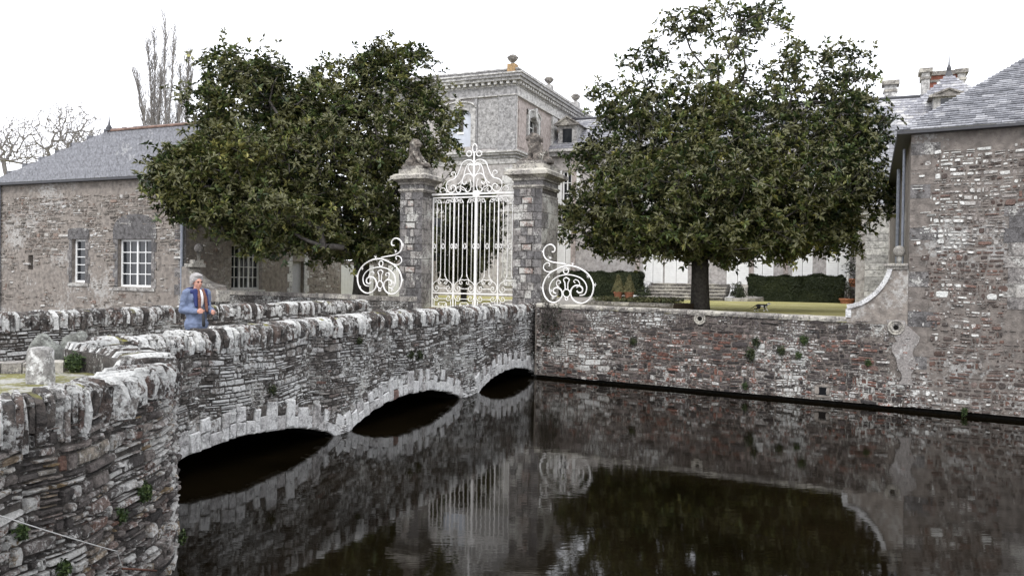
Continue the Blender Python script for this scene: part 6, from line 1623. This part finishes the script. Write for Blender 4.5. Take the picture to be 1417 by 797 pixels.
# head: skull, jaw, cheeks, nose, brow, ears, chin, lips
P += [ell((-.005, 0, HZ+.025), (.092, .073, .092)), ell((.028, 0, HZ-.035), (.066, .058, .068)), ell((.050, 0, HZ-.085), (.030, .032, .024)), ell((.055, .033, HZ-.025), (.028, .024, .028)), ell((.055, -.033, HZ-.025), (.028, .024, .028)),
      cap_mesh((.086, 0, HZ+.008), (.102, 0, HZ-.026), .010, .015, 10, 4), ell((.082, 0, HZ+.022), (.014, .045, .010)), ell((.086, 0, HZ-.055), (.010, .022, .006)), ell((.084, 0, HZ-.066), (.010, .019, .007)),
      ell((-.005, .078, HZ-.008), (.018, .010, .030)), ell((-.005, -.078, HZ-.008), (.018, .010, .030))]
vs, fs = fuse(P, .0085, 2)
mesh_obj('body', place(vs, PM), fs, skin, per, smooth=True, rnd=[.5]*len(vs))
for s_y, nm in ((1, 0), (-1, 0)):
    v, f = ell((.082, .028*s_y, HZ+.004), (.010, .014, .008)); mesh_obj('eye', place(v, PM), f, M['dark'], per, smooth=True, rnd=[.5]*len(v))
# thin dark spectacles
m_ = MB()
for s_y in (1, -1): m_.tube([PM @ V((.103-.012*abs(math.cos(t)), .032*s_y+.022*math.cos(t), HZ+.003+.016*math.sin(t))) for t in lin(0, 6.28, 13)], .0022, 4); m_.tube([PM @ V((.09, .054*s_y, HZ+.006)), PM @ V((-.01, .078*s_y, HZ+.008))], .002, 4)
m_.build('spectacles', M['rust'], per)
# mouth
v, f = ell((.0935, 0, HZ-.061), (.004, .020, .0035)); mesh_obj('lips', place(v, PM), f, plain('lips', (.35, .10, .09), .5, .4, .1), per, smooth=True, rnd=[.5]*len(v))
# hair: short, full at the back and sides
P = [ell((-.028, 0, HZ+.058), (.108, .102, .092)), ell((-.058, 0, HZ+.0), (.078, .094, .092)), ell((.045, 0, HZ+.105), (.055, .072, .036)), ell((-.012, .080, HZ+.03), (.045, .026, .060)), ell((-.012, -.080, HZ+.03), (.045, .026, .060))]
rg = random.Random(4)
for i in range(60):
    a = rg.uniform(0, 6.28); t = rg.uniform(0, 1.5); p = V((-.028+.105*math.cos(a)*math.cos(t), .098*math.sin(a)*math.cos(t), HZ+.055+.092*math.sin(t)))
    if p.x > .045 and p.z < HZ+.07: continue
    P.append(cap_mesh(p, p+V((.018*rg.uniform(-.5, 1), .02*rg.uniform(-1, 1), .012*rg.uniform(-1, 1))), .014, .006, 8, 3))
vs, fs = fuse(P, .008, 1, .004, 50); mesh_obj('hair', place(vs, PM), fs, hairm, per, smooth=True, rnd=[.5]*len(vs))
# jacket: full body with open front, sleeves
P = [cap_mesh((-.01, 0, .84), (-.012, 0, 1.16), .155, .15, 18), ell((-.01, .0, .82), (.175, .20, .16)), ell((-.01, 0, 1.05), (.155, .185, .26)), ell((.0, 0, 1.26), (.145, .195, .15)), cap_mesh((-.015, .14, 1.345), (-.015, -.14, 1.345), .068, .068)]
for h in (hl, hr):
    s0_, e0_, w0_ = V(h['sh']), V(h['el']), V(h['wr']); P += [cap_mesh(s0_, e0_, .078, .070), cap_mesh(e0_, w0_.lerp(e0_, .10), .068, .050)]
    for k in (.2, .45, .7): P.append(ell(s0_.lerp(e0_, k), (.079, .079, .030))); P.append(ell(e0_.lerp(w0_, k), (.032, .066-.015*k, .066-.015*k)))
vs, fs = fuse(P, .011, 2, .012, 13)
vs2 = [v if v.z > .74 else V((v.x, v.y, .74)) for v in vs]
mesh_obj('jacket', place(vs2, PM), fs, jack, per, smooth=True, rnd=[.5]*len(vs))
# navy hood lying on the shoulders, lapels
P = []
for t in lin(.35, 2*math.pi-.35, 17):
    x = -.02+.115*math.cos(t); y = .125*math.sin(t); P.append(ell((x, y, 1.372-.03*math.cos(t)), (.056, .056, .040)))
P += [cap_mesh((.085, .08, 1.37), (.150, .11, 1.15), .050, .024), cap_mesh((.085, -.08, 1.37), (.155, -.10, 1.13), .050, .026)]
for t in lin(-.9, .9, 6): P.append(ell((-.10-.05*math.cos(t), .15*math.sin(t), 1.33), (.06, .07, .075)))
vs, fs = fuse(P, .012, 3); mesh_obj('hood', place(vs, PM), fs, navy, per, smooth=True, rnd=[.5]*len(vs))
# white top showing in the opening
v, f = ell((.082, .0, 1.24), (.080, .068, .165)); mesh_obj('knit_top', place(v, PM), f, white, per, smooth=True, rnd=[.5]*len(v))
# scarf: around the neck, two hanging ends
P = [cap_mesh((.03+.062*math.cos(t), .072*math.sin(t), 1.368-.012*math.cos(t)), (.03+.062*math.cos(t+.5), .072*math.sin(t+.5), 1.368-.012*math.cos(t+.5)), .026, .026, 8, 3) for t in lin(0, 5.8, 12)]
for y0, y1, zb in ((.045, .075, 1.05), (-.04, -.055, 1.06)):
    P += [cap_mesh((.105, y0, 1.39), (.160, (y0+y1)/2, 1.27), .028, .026), cap_mesh((.160, (y0+y1)/2, 1.27), (.180, y1, zb), .028, .024)]
vs, fs = fuse(P, .010, 2, .004, 40); mesh_obj('scarf', place(vs, PM), fs, rustm, per, smooth=True, rnd=[.5]*len(vs))
# trousers and shoes
P = [ell((0, 0, .86), (.11, .14, .11))]
for s_y in (1, -1): P += [cap_mesh((0, .085*s_y, .88), (.02, .09*s_y, .48), .080, .066), cap_mesh((.02, .09*s_y, .48), (-.005, .095*s_y, .10), .068, .058)]
vs, fs = fuse(P, .014, 2); mesh_obj('trousers', place(vs, PM), fs, trous, per, smooth=True, rnd=[.5]*len(vs))
for s_y in (1, -1):
    vs, fs = fuse([cap_mesh((-.03, .095*s_y, .05), (.05, .10*s_y, .05), .046, .044), cap_mesh((.05, .10*s_y, .04), (.16, .108*s_y, .032), .044, .032)], .012, 2)
    vs = [v if v.z > 0 else V((v.x, v.y, 0)) for v in vs]; mesh_obj('shoe', place(vs, PM), fs, shoe, per, smooth=True, rnd=[.5]*len(vs))
# folding umbrella in one hand, camera pouch in the other
um = thing('folded_umbrella', 'short black folded umbrella held in the hand of the person on the bridge', 'umbrella', PM @ V((.30, -.055, .98)))
m_ = MB(); a = PM @ V((.30, -.05, .80)); b = PM @ V((.288, -.06, 1.12)); m_.tube([a, a.lerp(b, .1), a.lerp(b, .6), a.lerp(b, .7), b], [.018, .026, .022, .012, .015], 10); m_.build('shaft', blk, um, smooth=True)
cm_ = thing('camera_pouch', 'small black camera pouch hanging from the other hand of the person', 'pouch', PM @ V((.35, .14, .93)))
vs, fs = fuse([ell((.335, .135, .945), (.035, .05, .045)), ell((.345, .135, .92), (.03, .045, .03))], .01, 2); mesh_obj('case', place(vs, PM), fs, blk, cm_, smooth=True, rnd=[.5]*len(vs))
m_ = MB(); m_.tube([PM @ V((.33, .12, .97)), PM @ V((.315, .125, 1.05)), PM @ V((.335, .14, .97))], .005, 5); m_.build('strap', blk, cm_)

# ---- cable and rusty rod on the foreground wall
cb = thing('pale_cable', 'thin pale cable slung across the lower part of the curved foreground wall', 'cable', (WG(.4, 1, .1).x, WG(.4, 1, .1).y, 0.9))
pts = []
for (x, y) in ((-60, 702), (0, 718.5), (40, 731), (80, 743), (120, 755), (146, 762)):
    u, z = wingpt(x, y) if x > -10 else (0, 0)
    if x <= -10: continue
    pts.append(WG(u, z, .09))
pts = [pts[0]+(pts[0]-pts[1])*1.2]+pts
m_ = MB(); m_.tube(smooth_poly(pts, 4), .004, 6); m_.build('cable', M['cable'], cb, smooth=True)
m_ = MB(); u1_, z1_ = wingpt(146, 762); u2_, z2_ = wingpt(160, 785); m_.tube([WG(u1_, z1_, .09), WG(u2_, z2_, .05)], .003, 5); m_.build('cable_end', M['cable'], cb)
u1_, z1_ = wingpt(158, 786); u2_, z2_ = wingpt(204, 789)
m_ = MB(); m_.tube([WG(u1_, z1_, .06), WG(u2_, z2_, .07)], .010, 6)
mesh_obj('iron_rod', m_.v, m_.f, M['rust'], None, rnd=m_.r, smooth=True, label='rusty iron rod fixed level across the bottom of the curved foreground wall', cat='rod')
